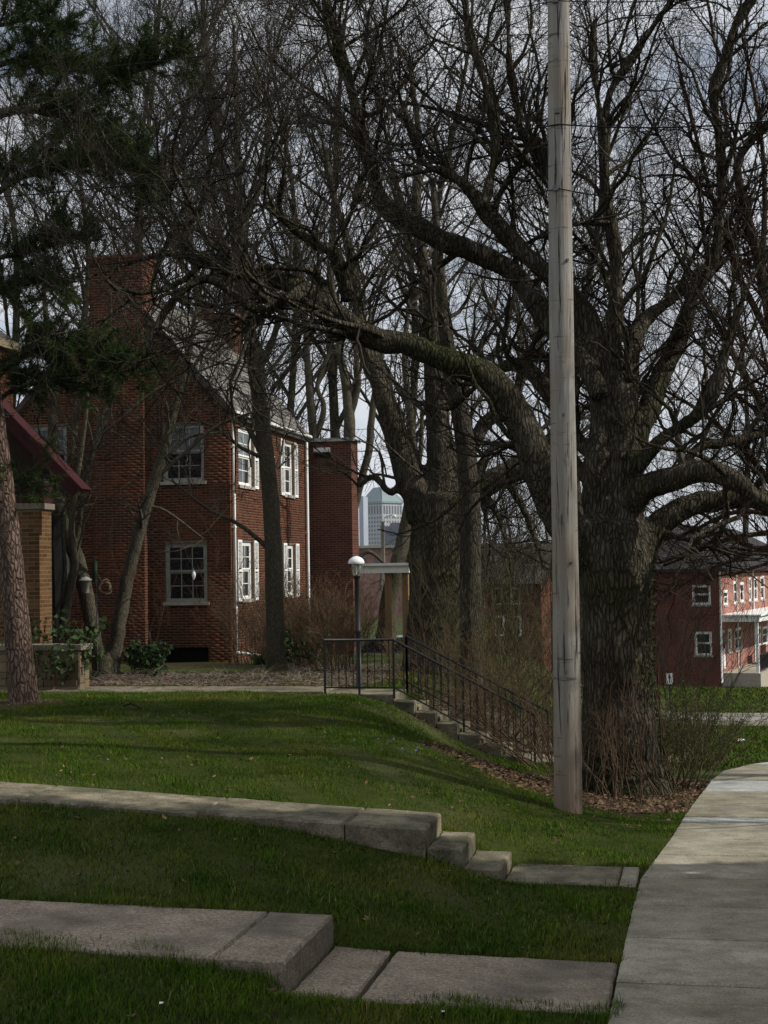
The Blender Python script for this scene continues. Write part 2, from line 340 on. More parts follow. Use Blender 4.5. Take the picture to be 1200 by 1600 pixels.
# ------------------------------------------------------------------ key places
pole_p, pole_D = hit(887, 1266)
oak_p, oak_D = hit(968, 1238)
pine_p, pine_D = hit(38, 1098)
EDGE_FAR = 27.0
STEP_Y0, STEP_Y1 = 23.45, 24.6        # stair flight of the far walk
PLAT_Z = .15
vtree_p, vtree_D = hit(168, 1056)
htree_p, htree_D = hit(432, 1050)
def bed(X, Y):
    """1 where the ground is bare soil, mulch or leaf litter instead of grass"""
    X = np.asarray(X, float); Y = np.asarray(Y, float)
    wob = .35 * np.sin(X * 2.1 + 1) * np.sin(Y * 1.7) + .2 * np.sin(X * 5.3 + Y * 4.1)
    a = ((X < -5.4 + wob * .5) & (Y > 23.6 + wob) & (Y < 35.5) & (X > -20) & ~((X < -9.2) & (X > -14.5) & (Y > 30 + wob) & (Y < 34)))
    b = (np.hypot((X - oak_p[0] + .3) * .85, (Y - oak_p[1] + .2) * .75) < 1.7 + wob * .5) & (X < edge(Y))
    c = (np.hypot(X - pine_p[0], Y - pine_p[1]) < .7 + wob * .3)
    d = (X > -4.4) & (X < -.8) & (Y > 23.35 + wob * .3) & (Y < 30 + wob)
    return (a | b | c | d)
def on_hard(X, Y, pad=0.0):
    X = np.asarray(X, float); Y = np.asarray(Y, float)
    s = (X > edge(Y) + pad) & (X < edge(Y) + 1.75 - pad) & (Y < EDGE_FAR)
    p1 = (Y > np.interp(X, [-9, -4.6, -3.2, -2.3, -1.9, -.5], [8.95, 8.95, 8.62, 8.5, 8.55, 8.62]) + .05 * np.sin(X * 3.1) + pad) & (Y < np.where(X < -2.2, 9.64, 9.59) - pad) & (X < -.4)
    p2 = (Y > np.interp(X, [-9, -6, -3.4, -2.6, -1.2, -.5], [12.75, 12.72, 12.42, 12.2, 12.3, 12.5]) + pad) & (Y < np.where(X < -1.5, 13.12, 13.22) - pad) & (X < -.4)
    p3 = (Y > STEP_Y0 + pad) & (Y < STEP_Y1 - pad) & (X < -2.0)
    p4 = (Y > 45.5) & (Y < 50.2)
    return s | p1 | p2 | p3 | p4

# ------------------------------------------------------------------ ground
xs = np.unique(np.concatenate([np.arange(-14, 4, .16), np.arange(-60, 60.1, 2), np.array([-3500, -1500, -600, -250, -120, 120, 250, 600, 1500, 3500.])]))
ys = np.unique(np.concatenate([np.arange(3, 27, .16), np.arange(27, 90, .8), np.arange(-30, 3, 1.5), np.array([95, 105, 120, 160, 220, 320, 500, 900, 1600, 2600, 3800.]), np.array([-60., -200])]))
gx, gy = np.meshgrid(xs, ys)
gz = ground(gx, gy)
hard = on_hard(gx, gy, .17) & (gx > -13)
gz = np.where(hard, gz - .06, gz)
gz = np.where((gx > 3.2) & (gx < 11.2), gz - .12, gz)
ni, nj = gx.shape
idx = np.arange(ni * nj).reshape(ni, nj)
Q = np.stack([idx[:-1, :-1], idx[:-1, 1:], idx[1:, 1:], idx[1:, :-1]], -1).reshape(-1, 4)
g_o = mesh_np('ground', np.stack([gx, gy, gz], -1).reshape(-1, 3), Q, m_ground, smooth=True, rnd=bed(gx, gy).astype(float).ravel())
tag(g_o, kind='structure')

# slab helper: a concrete block with a slightly rounded upper edge
def slab_mesh(corners, thick, mt, parent, name='slab', bev=.012, chip=.006):
    c = [np.asarray(p, float) for p in corners]; ring = []; inn = []
    cen = sum(c) / 4
    for i in range(4):
        a_, b_ = c[i], c[(i + 1) % 4]; L_ = np.linalg.norm(b_ - a_); n_ = max(2, int(L_ / .07)); e_ = (b_ - a_) / L_; nin = np.array([-e_[1], e_[0], 0])
        for k in range(n_):
            t = k / n_; j = random.random() ** 3 * chip + (random.random() < .05) * random.uniform(0, chip * 2.2)
            if k == 0: dv_ = (cen - a_); dv_[2] = 0; dv_ = dv_ / np.linalg.norm(dv_)
            else: dv_ = nin
            p = a_ + (b_ - a_) * t; ring.append(p + dv_ * j * .5); inn.append(p + dv_ * (bev * random.uniform(.7, 1.5) + j) + np.array([0, 0, random.uniform(-.0015, .0015)]))
    n = len(ring); lo = [p - (0, 0, thick) for p in ring]; mid = [p - (0, 0, bev * random.uniform(.8, 1.4)) for p in ring]
    V = lo + mid + inn
    Fc = [tuple(range(2 * n, 3 * n))] + [(i, (i + 1) % n, n + (i + 1) % n, n + i) for i in range(n)] + [(n + i, n + (i + 1) % n, 2 * n + (i + 1) % n, 2 * n + i) for i in range(n)]
    return MB().add(V, Fc).build(name, mt, parent)
def weather(m, stain=.55, crackc=.35):
    """old concrete: dark blotches and hairline cracks in the surface itself"""
    t = m.node_tree; Nn = t.nodes; Ln = t.links; b = Nn['Principled BSDF']; src = b.inputs['Base Color'].links[0].from_socket
    co = Nn.new('ShaderNodeTexCoord')
    n = Nn.new('ShaderNodeTexNoise'); n.inputs['Scale'].default_value = 3.3; n.inputs['Detail'].default_value = 10; n.inputs['Roughness'].default_value = .72; Ln.new(co.outputs['Object'], n.inputs['Vector'])
    r = Nn.new('ShaderNodeMapRange'); r.inputs[1].default_value = .38; r.inputs[2].default_value = .62; r.inputs[3].default_value = stain; r.inputs[4].default_value = 1.12; Ln.new(n.outputs['Fac'], r.inputs[0])
    sp = Nn.new('ShaderNodeTexNoise'); sp.inputs['Scale'].default_value = 75; sp.inputs['Detail'].default_value = 2; Ln.new(co.outputs['Object'], sp.inputs['Vector'])
    r2 = Nn.new('ShaderNodeMapRange'); r2.inputs[1].default_value = .3; r2.inputs[2].default_value = .7; r2.inputs[3].default_value = .70; r2.inputs[4].default_value = 1.30; Ln.new(sp.outputs['Fac'], r2.inputs[0])
    w = Nn.new('ShaderNodeVectorMath'); w.operation = 'MULTIPLY_ADD'; w.inputs[1].default_value = (.5, .5, .5); Ln.new(n.outputs['Color'], w.inputs[0]); Ln.new(co.outputs['Object'], w.inputs[2])
    v = Nn.new('ShaderNodeTexVoronoi'); v.feature = 'DISTANCE_TO_EDGE'; v.inputs['Scale'].default_value = .55; Ln.new(w.outputs[0], v.inputs['Vector'])
    r3 = Nn.new('ShaderNodeMapRange'); r3.inputs[1].default_value = 0; r3.inputs[2].default_value = .006; r3.inputs[3].default_value = crackc; r3.inputs[4].default_value = 1; Ln.new(v.outputs['Distance'], r3.inputs[0])
    m1 = Nn.new('ShaderNodeMath'); m1.operation = 'MULTIPLY'; Ln.new(r.outputs[0], m1.inputs[0]); Ln.new(r2.outputs[0], m1.inputs[1])
    m2 = Nn.new('ShaderNodeMath'); m2.operation = 'MULTIPLY'; Ln.new(m1.outputs[0], m2.inputs[0]); Ln.new(r3.outputs[0], m2.inputs[1])
    sc = Nn.new('ShaderNodeVectorMath'); sc.operation = 'SCALE'; Ln.new(src, sc.inputs[0]); Ln.new(m2.outputs[0], sc.inputs['Scale']); Ln.new(sc.outputs[0], b.inputs['Base Color'])
weather(m_walk, .72, .8); weather(m_path, .74, .95); weather(m_oldpath, .55, .6)
weather(m_palewalk, .8, .8)
sidewalk = empty('sidewalk', (0, 10, zs(10)), kind='structure')
joints = [-1.2, .1, 1.4, 2.7, 4.0, 5.3, 6.6, 7.85, 9.05, 10.3, 11.5, 12.75, 14.0, 15.05, 16.35, 16.75, 18.0, 19.3, 20.6, 21.9, 23.1, 24.2, 25.3, EDGE_FAR]
pale = {14: 1, 17: 1, 20: 1}  # pale slabs: new concrete in part, otherwise painted sun stripes
for i in range(len(joints) - 1):
    a, b = joints[i] + .012, joints[i + 1] - .012
    dz = .028 + rng.uniform(-.006, .006)
    cs = [(edge(a) + .0, a, zs(a) + dz), (edge(a) + 1.7, a, zs(a) + dz), (edge(b) + 1.7, b, zs(b) + dz), (edge(b), b, zs(b) + dz)]
    slab_mesh(cs, .12, m_palewalk if pale.get(i) else m_walk, sidewalk)

# ------------------------------------------------------------------ garden paths and steps
def path_z1(X): return -.10 + .018 * (-X - 2.2)
p1 = empty('garden_path', (-4, 9, -.1), kind='structure')
xsl = [-9.7, -8.0, -6.3, -4.62, -2.74, -2.31]
for a, b in zip(xsl[:-1], xsl[1:]):
    g = .006 if b not in (-2.74,) else .002
    a2 = a + (.006 if a != -2.74 else .002)
    slab_mesh([(a2, 8.48, path_z1(a)), (b - g, 8.48, path_z1(b)), (b - g, 9.64, path_z1(b)), (a2, 9.64, path_z1(a))], .30, m_path, p1, bev=.016)
for a, b, za, zb in ((-2.30, -1.93, -.285, -.30), (-1.90, -.52, -.302, -.325)):
    slab_mesh([(a, 8.50, za), (b, 8.52, zb), (b, 9.58, zb), (a, 9.60, za)], .25, m_path if a < -2 else m_path, p1, bev=.012)
p2 = empty('stepped_path', (-4, 12.7, 0), kind='structure')
def path_z2(X): return .0 + .055 * (-X - 2.13)
xsl = [-10.5, -8.9, -7.3, -5.7, -4.1, -2.85, -2.18]
for a, b in zip(xsl[:-1], xsl[1:]):
    slab_mesh([(a + .006, 12.30, path_z2(a)), (b - .004, 12.30, path_z2(b)), (b - .004, 13.12, path_z2(b)), (a + .006, 13.12, path_z2(a))], .34, m_oldpath, p2, bev=.016)
for a, b, z in ((-2.175, -1.89, -.155), (-1.886, -1.58, -.31)):
    slab_mesh([(a, 12.33, z + .006), (b, 12.33, z), (b, 13.10, z), (a, 13.10, z + .006)], .22, m_oldpath, p2, name='step', bev=.014)
slab_mesh([(-1.57, 12.42, -.425), (-.66, 12.42, -.43), (-.66, 13.22, -.44), (-1.57, 13.22, -.43)], .16, m_oldpath, p2)
slab_mesh([(-.65, 12.42, -.43), (-.515, 12.42, -.43), (-.515, 13.22, -.44), (-.65, 13.22, -.44)], .16, m_walk, p2)
# far walk: platform and flight of steps
p3 = empty('front_walk', (-6, 24, PLAT_Z), kind='structure')
for a, b in ((-13.5, -11.9), (-11.9, -10.3), (-10.3, -8.7), (-8.7, -7.1), (-7.1, -5.75), (-5.75, -4.62)):
    zw = PLAT_Z + (.055 if b < -5.7 else .012)
    slab_mesh([(a + .006, STEP_Y0, zw), (b - .006, STEP_Y0, zw), (b - .006, STEP_Y1, zw), (a + .006, STEP_Y1, zw)], .30, m_oldpath, p3)
for k in range(6):
    x0 = -4.61 + k * .335; z = PLAT_Z - .165 * (k + 1)
    slab_mesh([(x0, STEP_Y0 + .12, z), (x0 + .36, STEP_Y0 + .12, z), (x0 + .36, STEP_Y1 - .05, z), (x0, STEP_Y1 - .05, z)], .22, m_oldpath, p3, name='step', bev=.02)
    slab_mesh([(x0 + .01, STEP_Y0 - .10, z + .10), (x0 + .325, STEP_Y0 - .10, z + .08), (x0 + .325, STEP_Y0 + .115, z + .08), (x0 + .01, STEP_Y0 + .115, z + .10)], .40, m_oldpath, p3, name='cheek_block', bev=.02)
slab_mesh([(-2.55, STEP_Y0, -.86), (-.2, STEP_Y0, -.87), (-.2, STEP_Y1, -.89), (-2.55, STEP_Y1, -.87)], .12, m_oldpath, p3)

# lane across the end, its kerbs, and the street to the right
def strip(name, x0, x1, y0, y1, off, mt, parent=None, n=60, thick=0.0):
    X = np.linspace(x0, x1, n)
    A = np.stack([X, np.full(n, y0), ground(X, np.full(n, y0)) + off], -1); B = np.stack([X, np.full(n, y1), ground(X, np.full(n, y1)) + off], -1)
    if not thick:
        V = np.concatenate([A, B]); i = np.arange(n - 1); Qd = np.stack([i, i + 1, n + i + 1, n + i], -1)
    else:
        A0 = A - (0, 0, thick); B0 = B - (0, 0, thick); V = np.concatenate([A0, A, B, B0]); i = np.arange(n - 1)
        Qd = np.concatenate([np.stack([i + k * n, i + 1 + k * n, i + 1 + (k + 1) * n, i + (k + 1) * n], -1) for k in range(3)])
    return mesh_np(name, V, Qd, mt, parent)
tag(strip('lane', -40, 40, 45.7, 49.3, .03, m_asph), kind='structure')
tag(strip('kerb', -40, 40, 45.4, 45.68, .14, m_walk, thick=.25), kind='structure')
tag(strip('kerb', -40, 40, 49.32, 49.6, .14, m_walk, thick=.25), kind='structure')
yy = np.linspace(-30, 44, 60)
V = np.concatenate([np.stack([np.full(60, 3.6), yy, zs(yy) - .02], -1), np.stack([np.full(60, 10.8), yy, zs(yy) - .02], -1)]); i = np.arange(59)
tag(mesh_np('street', V, np.stack([i, i + 60, i + 61, i + 1], -1), mat('street_asphalt', (.045, .045, .047), (.065, .065, .066), scale=5)), kind='structure')
for xk in (3.3, 10.82):
    V = np.concatenate([np.stack([np.full(60, xk + a), yy, zs(yy) + b], -1) for a, b in ((0, -.2), (0, .03), (.28, .03), (.28, -.2))])
    tag(mesh_np('kerb', V, np.concatenate([np.stack([i + 60 * k, i + 60 * k + 60, i + 60 * k + 61, i + 60 * k + 1], -1) for k in range(3)]), m_walk), kind='structure')

# ------------------------------------------------------------------ small pieces laid in rows (bricks, slates)
def unit_cube(name, mt):
    mb = MB().box((-.5, -.5, -.5), (.5, .5, .5)); me = bpy.data.meshes.new(name); me.from_pydata(mb.v, [], mb.f); me.update(); me.materials.append(mt); return me
def pieces(name, stuff_name, items, mt, parent, key=None, limit=300):
    """items: (centre, half_u, half_v, half_w vectors). The 300 that show best are objects, the rest one mesh."""
    items = sorted(items, key=key) if key else items
    me = unit_cube(name, mt)
    for c, u, v, w in items[:limit]:
        o = bpy.data.objects.new(name, me); COL.objects.link(o)
        mt4 = Matrix.Identity(4)
        for r in range(3):
            mt4[r][0] = 2 * u[r]; mt4[r][1] = 2 * v[r]; mt4[r][2] = 2 * w[r]; mt4[r][3] = c[r]
        adopt(o, parent)
        o.matrix_basis = mt4
    rest = items[limit:]
    if rest:
        C = np.array([it[0] for it in rest]); U = np.array([it[1] for it in rest]); Vv = np.array([it[2] for it in rest]); Wv = np.array([it[3] for it in rest])
        sg = np.array([(-1, -1, -1), (1, -1, -1), (1, 1, -1), (-1, 1, -1), (-1, -1, 1), (1, -1, 1), (1, 1, 1), (-1, 1, 1)], float)
        VV = C[:, None] + U[:, None] * sg[None, :, :1] + Vv[:, None] * sg[None, :, 1:2] + Wv[:, None] * sg[None, :, 2:]
        fc = np.array([(0, 1, 5, 4), (1, 2, 6, 5), (2, 3, 7, 6), (3, 0, 4, 7), (4, 5, 6, 7), (3, 2, 1, 0)])
        Qd = (np.arange(len(rest))[:, None, None] * 8 + fc[None]).reshape(-1, 4)
        o = mesh_np(stuff_name, VV.reshape(-1, 3), Qd, mt, parent, rnd=np.repeat(rng.random(len(rest)), 8)); o['kind'] = 'stuff'
def brick_items(O, u, n, z0, z1, span, holes, bl=.203, bh=.057, j=.0107, proud=.0008):
    """running bond on the plane O + u*s + z; span(z) -> (s0, s1); holes (s0, s1, z0, z1)"""
    O = np.asarray(O, float); u = np.asarray(u, float); n = np.asarray(n, float); items = []
    r = 0; z = z0
    while z + bh <= z1:
        s0, s1 = span(z + bh / 2)
        free = [(s0, s1)]
        for h0, h1, hz0, hz1 in holes:
            if z + bh > hz0 and z < hz1:
                nf = []
                for a, b in free:
                    if h1 <= a or h0 >= b: nf.append((a, b)); continue
                    if h0 > a: nf.append((a, h0))
                    if h1 < b: nf.append((h1, b))
                free = nf
        off = (bl + j) / 2 * (r % 2)
        for a, b in free:
            k0 = math.floor((a - off) / (bl + j)); k1 = math.ceil((b - off) / (bl + j))
            for k in range(k0, k1 + 1):
                p = max(k * (bl + j) + off, a + .002); q = min(k * (bl + j) + off + bl, b - .002)
                if q - p < .03: continue
                pr = proud + random.uniform(-.0004, .0008)
                c = O + u * (p + q) / 2 + np.array([0, 0, z + bh / 2]) + n * (pr - .012)
                items.append((c, u * (q - p) / 2, np.array([0, 0, bh / 2]), n * .012))
        z += bh + j; r += 1
    return items
def wall_mesh(mb, O, u, n, s0, s1, z0, z1, holes, t=.22):
    O = np.asarray(O, float); u = np.asarray(u, float); n = np.asarray(n, float)
    S_ = sorted({s0, s1, *[h[0] for h in holes], *[h[1] for h in holes]}); Z_ = sorted({z0, z1, *[h[2] for h in holes], *[h[3] for h in holes]})
    for za, zb in zip(Z_[:-1], Z_[1:]):
        run = None
        for a, b in list(zip(S_[:-1], S_[1:])) + [(None, None)]:
            solid = a is not None and not any(h[0] <= (a + b) / 2 <= h[1] and h[2] <= (za + zb) / 2 <= h[3] for h in holes)
            if solid: run = (run[0], b) if run else (a, b)
            elif run:
                mb.obox(O + u * run[0] + _z * za, u * (run[1] - run[0]), -n * t, _z * (zb - za)); run = None
def window(parent, O, u, n, s0, s1, z0, z1, cols=3, rows=2, frame_m=None, pane_lo=None, pane_up=None, sill=True, fw=.06, depth=.09):
    """double-hung sash window set in a wall opening"""
    frame_m = frame_m or m_white; O = np.asarray(O, float); u = np.asarray(u, float); n = np.asarray(n, float)
    def B(mb, a, b, c, d, y0, y1): mb.obox(O + u * a + _z * c + n * y0, u * (b - a), n * (y1 - y0), _z * (d - c))
    mb = MB(); d0, d1 = -depth - .05, -depth + .055
    B(mb, s0 + .002, s0 + fw, z0 + .002, z1 - .002, d0, d1); B(mb, s1 - fw, s1 - .002, z0 + .002, z1 - .002, d0, d1)
    B(mb, s0 + fw, s1 - fw, z1 - fw, z1 - .002, d0, d1); B(mb, s0 + fw, s1 - fw, z0 + .002, z0 + fw * .8, d0, d1)
    w = mb.build('window', frame_m, parent)
    if sill:
        ms = MB(); B(ms, s0 - .06, s1 + .06, z0 - .08, z0, -depth + .057, .05); ms.build('sill', m_stone, w)
    zm = (z0 + z1) / 2
    for a, b, dd, pm in ((z0 + fw * .8, zm + .02, -depth - .005, pane_lo or m_glass), (zm + .022, z1 - fw, -depth + .022, pane_up or m_glass)):
        ms = MB(); f = .042
        B(ms, s0 + fw, s0 + fw + f, a, b, dd, dd + .025); B(ms, s1 - fw - f, s1 - fw, a, b, dd, dd + .025)
        B(ms, s0 + fw + f, s1 - fw - f, a, a + f, dd, dd + .025); B(ms, s0 + fw + f, s1 - fw - f, b - f, b, dd, dd + .025)
        ia, ib, iz, jz = s0 + fw + f, s1 - fw - f, a + f, b - f
        for c in range(1, cols):
            x = lerp(ia, ib, c / cols); B(ms, x - .010, x + .010, iz, jz, dd + .004, dd + .020)
        for r in range(1, rows):
            zz = lerp(iz, jz, r / rows)
            for c in range(cols):
                B(ms, lerp(ia, ib, c / cols) + .010, lerp(ia, ib, (c + 1) / cols) - .010, zz - .010, zz + .010, dd + .005, dd + .019)
        ms.build('sash', frame_m, w)
        for c in range(cols):
            for r in range(rows):
                mp_ = MB(); B(mp_, lerp(ia, ib, c / cols) + .002, lerp(ia, ib, (c + 1) / cols) - .002, lerp(iz, jz, r / rows) + .002, lerp(iz, jz, (r + 1) / rows) - .002, dd + .008, dd + .012)
                o = mp_.build('pane', pm, w)
    return w
def shutter(parent, O, u, n, s0, s1, z0, z1):
    O = np.asarray(O, float); u = np.asarray(u, float); n = np.asarray(n, float); mb = MB()
    def B(a, b, c, d, y0, y1): mb.obox(O + u * a + _z * c + n * y0, u * (b - a), n * (y1 - y0), _z * (d - c))
    B(s0, s0 + .05, z0, z1, .012, .05); B(s1 - .05, s1, z0, z1, .012, .05)
    for a, b in ((z0, z0 + .07), ((z0 + z1) / 2 - .03, (z0 + z1) / 2 + .03), (z1 - .06, z1)): B(s0 + .05, s1 - .05, a, b, .012, .05)
    z = z0 + .075
    while z < z1 - .08:
        if abs(z - (z0 + z1) / 2) > .06:
            o = O + u * (s0 + .05) + _z * z
            mb.hexa([o + n * .014, o + u * (s1 - s0 - .1) + n * .014, o + u * (s1 - s0 - .1) + n * .04 - _z * .004, o + n * .04 - _z * .004,
                     o + n * .014 + _z * .012, o + u * (s1 - s0 - .1) + n * .014 + _z * .012, o + u * (s1 - s0 - .1) + n * .04 + _z * .008, o + n * .04 + _z * .008])
        z += .034
    return mb.build('shutter', m_white, parent)

# ------------------------------------------------------------------ the red brick house
HC = P(363, 1040, 38.0); HX, HY = float(HC[0]), float(HC[1])          # its near street corner
HB = -.35                                                            # foundation level
HLEN = 7.6; HWID = 5.75; EAVE = 6.12; RISE = 3.30
house = empty('brick_house', (HX - 3, HY + 3, 0), 'red brick two-storey house with steep slate roof, white shutters and two chimneys', 'house')
uG, nG = np.array([-1., 0, 0]), np.array([0, -1., 0]); OG = np.array([HX, HY, 0])
uS, nS = np.array([0, 1., 0]), np.array([1., 0, 0]); OS = np.array([HX, HY, 0])
def gs(px, py): p = onY(px, py, HY); return HX - p[0], p[2]
def ss(px, py): p = onX(px, py, HX); return p[1] - HY, p[2]
# gable-end openings
def grect(x0, x1, y0, y1):
    a, zt = gs(x1, y0); b, zb = gs(x0, y1); return (a, b, zb, zt)
w_up = grect(255, 318, 661, 753); w_lo = grect(259, 323, 848, 941)
w_up2 = grect(42, 104, 665, 755); w_lo2 = grect(46, 108, 850, 943); w_cel = grect(256, 326, 1011, 1036)
gh = [w_up, w_lo, w_up2, w_lo2, w_cel]
wl = MB(); wall_mesh(wl, OG, uG, nG, 0, HWID, HB, EAVE, gh)
wl.prism([OG + _z * EAVE, OG + _z * EAVE + uG * HWID, OG + _z * (EAVE + RISE) + uG * HWID / 2], -nG * .22)
sh_s = []
for (x0, x1, y0, y1) in ((372, 394, 667, 757), (442.5, 457, 689, 772), (376.5, 394, 846, 937), (447, 459.5, 851, 931)):
    a, zt = ss(x0, y0); b, _ = ss(x1, y0); _, zb = ss(x0, y1); sh_s.append((a, b, zb, zt))
dX0 = ss(411, 900)[0]; dX1 = ss(438, 900)[0]
OS2 = OS + uS * .22
wall_mesh(wl, OS, uS, nS, .222, HLEN, HB, EAVE, [(max(a, .24), b, c, d) for a, b, c, d in sh_s])
wl.box((HX - HWID, HY + HLEN - .2, HB), (HX - .222, HY + HLEN, EAVE))
wl.box((HX - HWID, HY + .222, HB), (HX - HWID + .2, HY + HLEN - .202, EAVE))
wl.prism([(HX, HY + HLEN, EAVE), (HX - HWID, HY + HLEN, EAVE), (HX - HWID / 2, HY + HLEN, EAVE + RISE)], (0, -.2, 0))
wl.build('wall', m_mortar, house)
def gspan(z):
    if z < EAVE: return (0.0, HWID)
    k = (z - EAVE) / RISE * HWID / 2; return (k + .1, HWID - k - .1)
items = brick_items(OG, uG, nG, HB, EAVE + RISE - .15, gspan, gh)
items += brick_items(OS, uS, nS, HB, EAVE, lambda z: (0.0, HLEN), [(max(a, .24), b, c, d) for a, b, c, d in sh_s])
# chimney breast and stack on the gable
cb0, cb1 = gs(233, 900)[0], gs(150, 900)[0]; CT = 9.95
CBP = .30
OCf = OG + nG * CBP
ch = MB(); ch.box((HX - cb1 + .012, HY - CBP + .012, HB), (HX - cb0 - .012, HY + .6, CT)); chim = ch.build('chimney', m_mortar, house)
items2 = brick_items(OCf + nG * -.0115, uG, nG, HB, CT - .02, lambda z: (cb0, cb1), [])
items2 += brick_items(np.array([HX - cb0, HY - CBP, 0]) - nS * .012, uS, nS, HB, CT - .02, lambda z: (0.0, CBP + (.6 if z > 7.2 else 0)), [])
items2 += brick_items(np.array([HX - cb1, HY - CBP, 0]) + nS * .012, uS, -nS, HB, CT - .02, lambda z: (0.0, CBP + (.6 if z > 7.2 else 0)), [])
mb = MB()
for k, (e, h) in enumerate(((.04, .0), (.08, .07))):
    mb.box((HX - cb1 - e, HY - CBP - e, CT + h), (HX - cb0 + e, HY + .6 + e, CT + h + .068))
mb.build('chimney_cap', mat('cap_brick', (.09, .035, .025), (.14, .06, .04), scale=12), chim)
items += items2
# far chimney
fc = MB(); FX0, FX1 = float(onY(300, 560, HY + HLEN)[0]), float(onY(371, 560, HY + HLEN)[0]); FT = 9.72
fc.box((FX0, HY + HLEN - .25, 6), (FX1, HY + HLEN + .55, FT)); c2 = fc.build('chimney', m_mortar, house)
items += brick_items(np.array([FX1, HY + HLEN - .25, 0]), uG, nG, 6.6, FT - .05, lambda z: (0.0, FX1 - FX0), [])
items += brick_items(np.array([FX1, HY + HLEN - .25, 0]), uS, nS, 6.6, FT - .05, lambda z: (0.0, .8), [])
mb = MB(); mb.box((FX0 - .05, HY + HLEN - .3, FT), (FX1 + .05, HY + HLEN + .6, FT + .14)); mb.box((FX0 + .3, HY + HLEN, FT + .14), (FX0 + .55, HY + HLEN + .25, FT + .45)); mb.build('chimney_cap', mat('clay_cap', (.09, .04, .03), (.13, .06, .045)), c2)
pieces('brick', 'brickwork', items, m_brick, house, key=lambda it: (it[0][0] - P(335, 800, 38)[0]) ** 2 + (it[0][2] - 3.2) ** 2 + (it[0][1] - HY) ** 2)
# windows
window(house, OG, uG, nG, *w_up, frame_m=m_grayw, pane_up=m_greyglass)
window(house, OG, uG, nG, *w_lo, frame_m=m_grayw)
window(house, OG, uG, nG, *w_up2, frame_m=m_grayw, pane_up=m_greyglass)
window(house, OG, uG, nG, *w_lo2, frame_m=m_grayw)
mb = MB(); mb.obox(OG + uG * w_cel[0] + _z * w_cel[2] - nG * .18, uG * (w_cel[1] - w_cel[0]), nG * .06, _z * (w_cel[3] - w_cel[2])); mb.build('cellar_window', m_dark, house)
mb = MB(); mb.obox(OG + uG * (w_cel[0] - .06) + _z * (w_cel[2] - .06) + nG * .05, uG * (w_cel[1] - w_cel[0] + .12), -nG * .2, _z * .058); mb.build('cellar_sill', m_stone, house)
for k, (a, b, c, d) in enumerate(sh_s):
    window(house, OS, uS, nS, max(a, .24), b, c, d, cols=2, rows=2, depth=.10, pane_up=m_greyglass if k in (0,) else None)
    sw = .36
    if k not in (0,): shutter(house, OS, uS, nS, max(a - sw - .05, .14), a - .05, c - .04, d + .04)
    if k == 0: shutter(house, OS, uS, nS, max(a, .24) - .14 - .0, max(a, .24) - .02, c - .04, d + .04) if False else None
    shutter(house, OS, uS, nS, b + .05, b + .05 + sw, c - .04, d + .04)
# downspouts with brackets, gutter, fascia
def downspout(x, y, zt, zb, kick):
    mb = MB(); mb.tube([(x - .1, y, zt + .1), (x, y, zt - .12), (x, y, zb + .25), (x, y + .02, zb + .1), (x + kick, y + kick * .4, zb)], .045, 8)
    for z in (1.2, 3.2, 5.2): mb.box((x - .06, y - .065, z), (x + .03, y + .065, z + .04))
    return mb.build('downspout', m_white, house)
downspout(HX + .07, HY + .12, EAVE - .12, HB + .35, .55); downspout(HX + .07, HY + HLEN - .12, EAVE - .12, HB + .6, .1)
downspout(HX + .07, float(HY + ss(441, 900)[0] - 1.05), 3.05, HB + .5, .1)
mb = MB(); mb.box((HX + .012, HY - .02, EAVE - .16), (HX + .10, HY + HLEN + .02, EAVE - .02)); mb.build('fascia', m_white, house)
mb = MB(); pr = [(HX + .105, EAVE - .13), (HX + .20, EAVE - .11), (HX + .22, EAVE - .015), (HX + .205, EAVE - .015), (HX + .19, EAVE - .10), (HX + .115, EAVE - .115)]
mb.prism([(x, HY - .05, z) for x, z in pr], (0, HLEN + .1, 0)); mb.build('gutter', m_white, house)
# roof
mb = MB(); sl_ = np.array([-HWID / 2, 0, RISE]); ln = np.linalg.norm(sl_); dn = sl_ / ln; nrm = np.array([RISE, 0, HWID / 2]) / ln
ev = np.array([HX, HY - .12, EAVE]) - dn * .22 + nrm * .03
mb.obox(ev, (0, HLEN + .24, 0), dn * (ln + .22), nrm * .05)
dn2 = dn * (-1, 1, 1); nrm2 = nrm * (-1, 1, 1); ev2 = np.array([HX - HWID, HY - .12, EAVE]) - dn2 * .22 + nrm2 * .03
mb.obox(ev2, (0, HLEN + .24, 0), dn2 * (ln + .22), nrm2 * .05)
roof = mb.build('roof', m_roofdark, house)
mb = MB()
for s, e_, d_ in ((1, ev, dn), (-1, ev2, dn2)): mb.obox(e_ + np.array([0, -.03, -.14]), d_ * (ln + .2), (0, .028, 0), (0, 0, .15))
mb.build('rake_board', mat('rake_paint', (.06, .045, .04), (.09, .07, .06)), house)
items = []
for r in range(23):
    t0 = r * .195
    off = .16 * (r % 2)
    k = 0; y = HY - .14 - off
    while y < HY + HLEN + .1:
        wd = random.uniform(.26, .34); y1 = min(y + wd, HY + HLEN + .12); y0 = max(y, HY - .14)
        if y1 - y0 > .05:
            c = ev + dn * (t0 + .14) + nrm * (.062 + random.uniform(0, .006)); c = np.array([c[0], (y0 + y1) / 2, c[2]])
            tilt = nrm * .018
            items.append((c, np.array([0, (y1 - y0) / 2 - .004, 0]), dn * .135 - nrm * .010, nrm * .007))
        y += wd
pieces('slate', 'slates', items, m_slate, roof, key=lambda it: it[0][1])
mb = MB(); mb.tube([(HX - HWID / 2, HY - .14, EAVE + RISE + .09), (HX - HWID / 2, HY + HLEN + .12, EAVE + RISE + .09)], .07, 8); mb.build('ridge_cap', m_roofdark, roof)
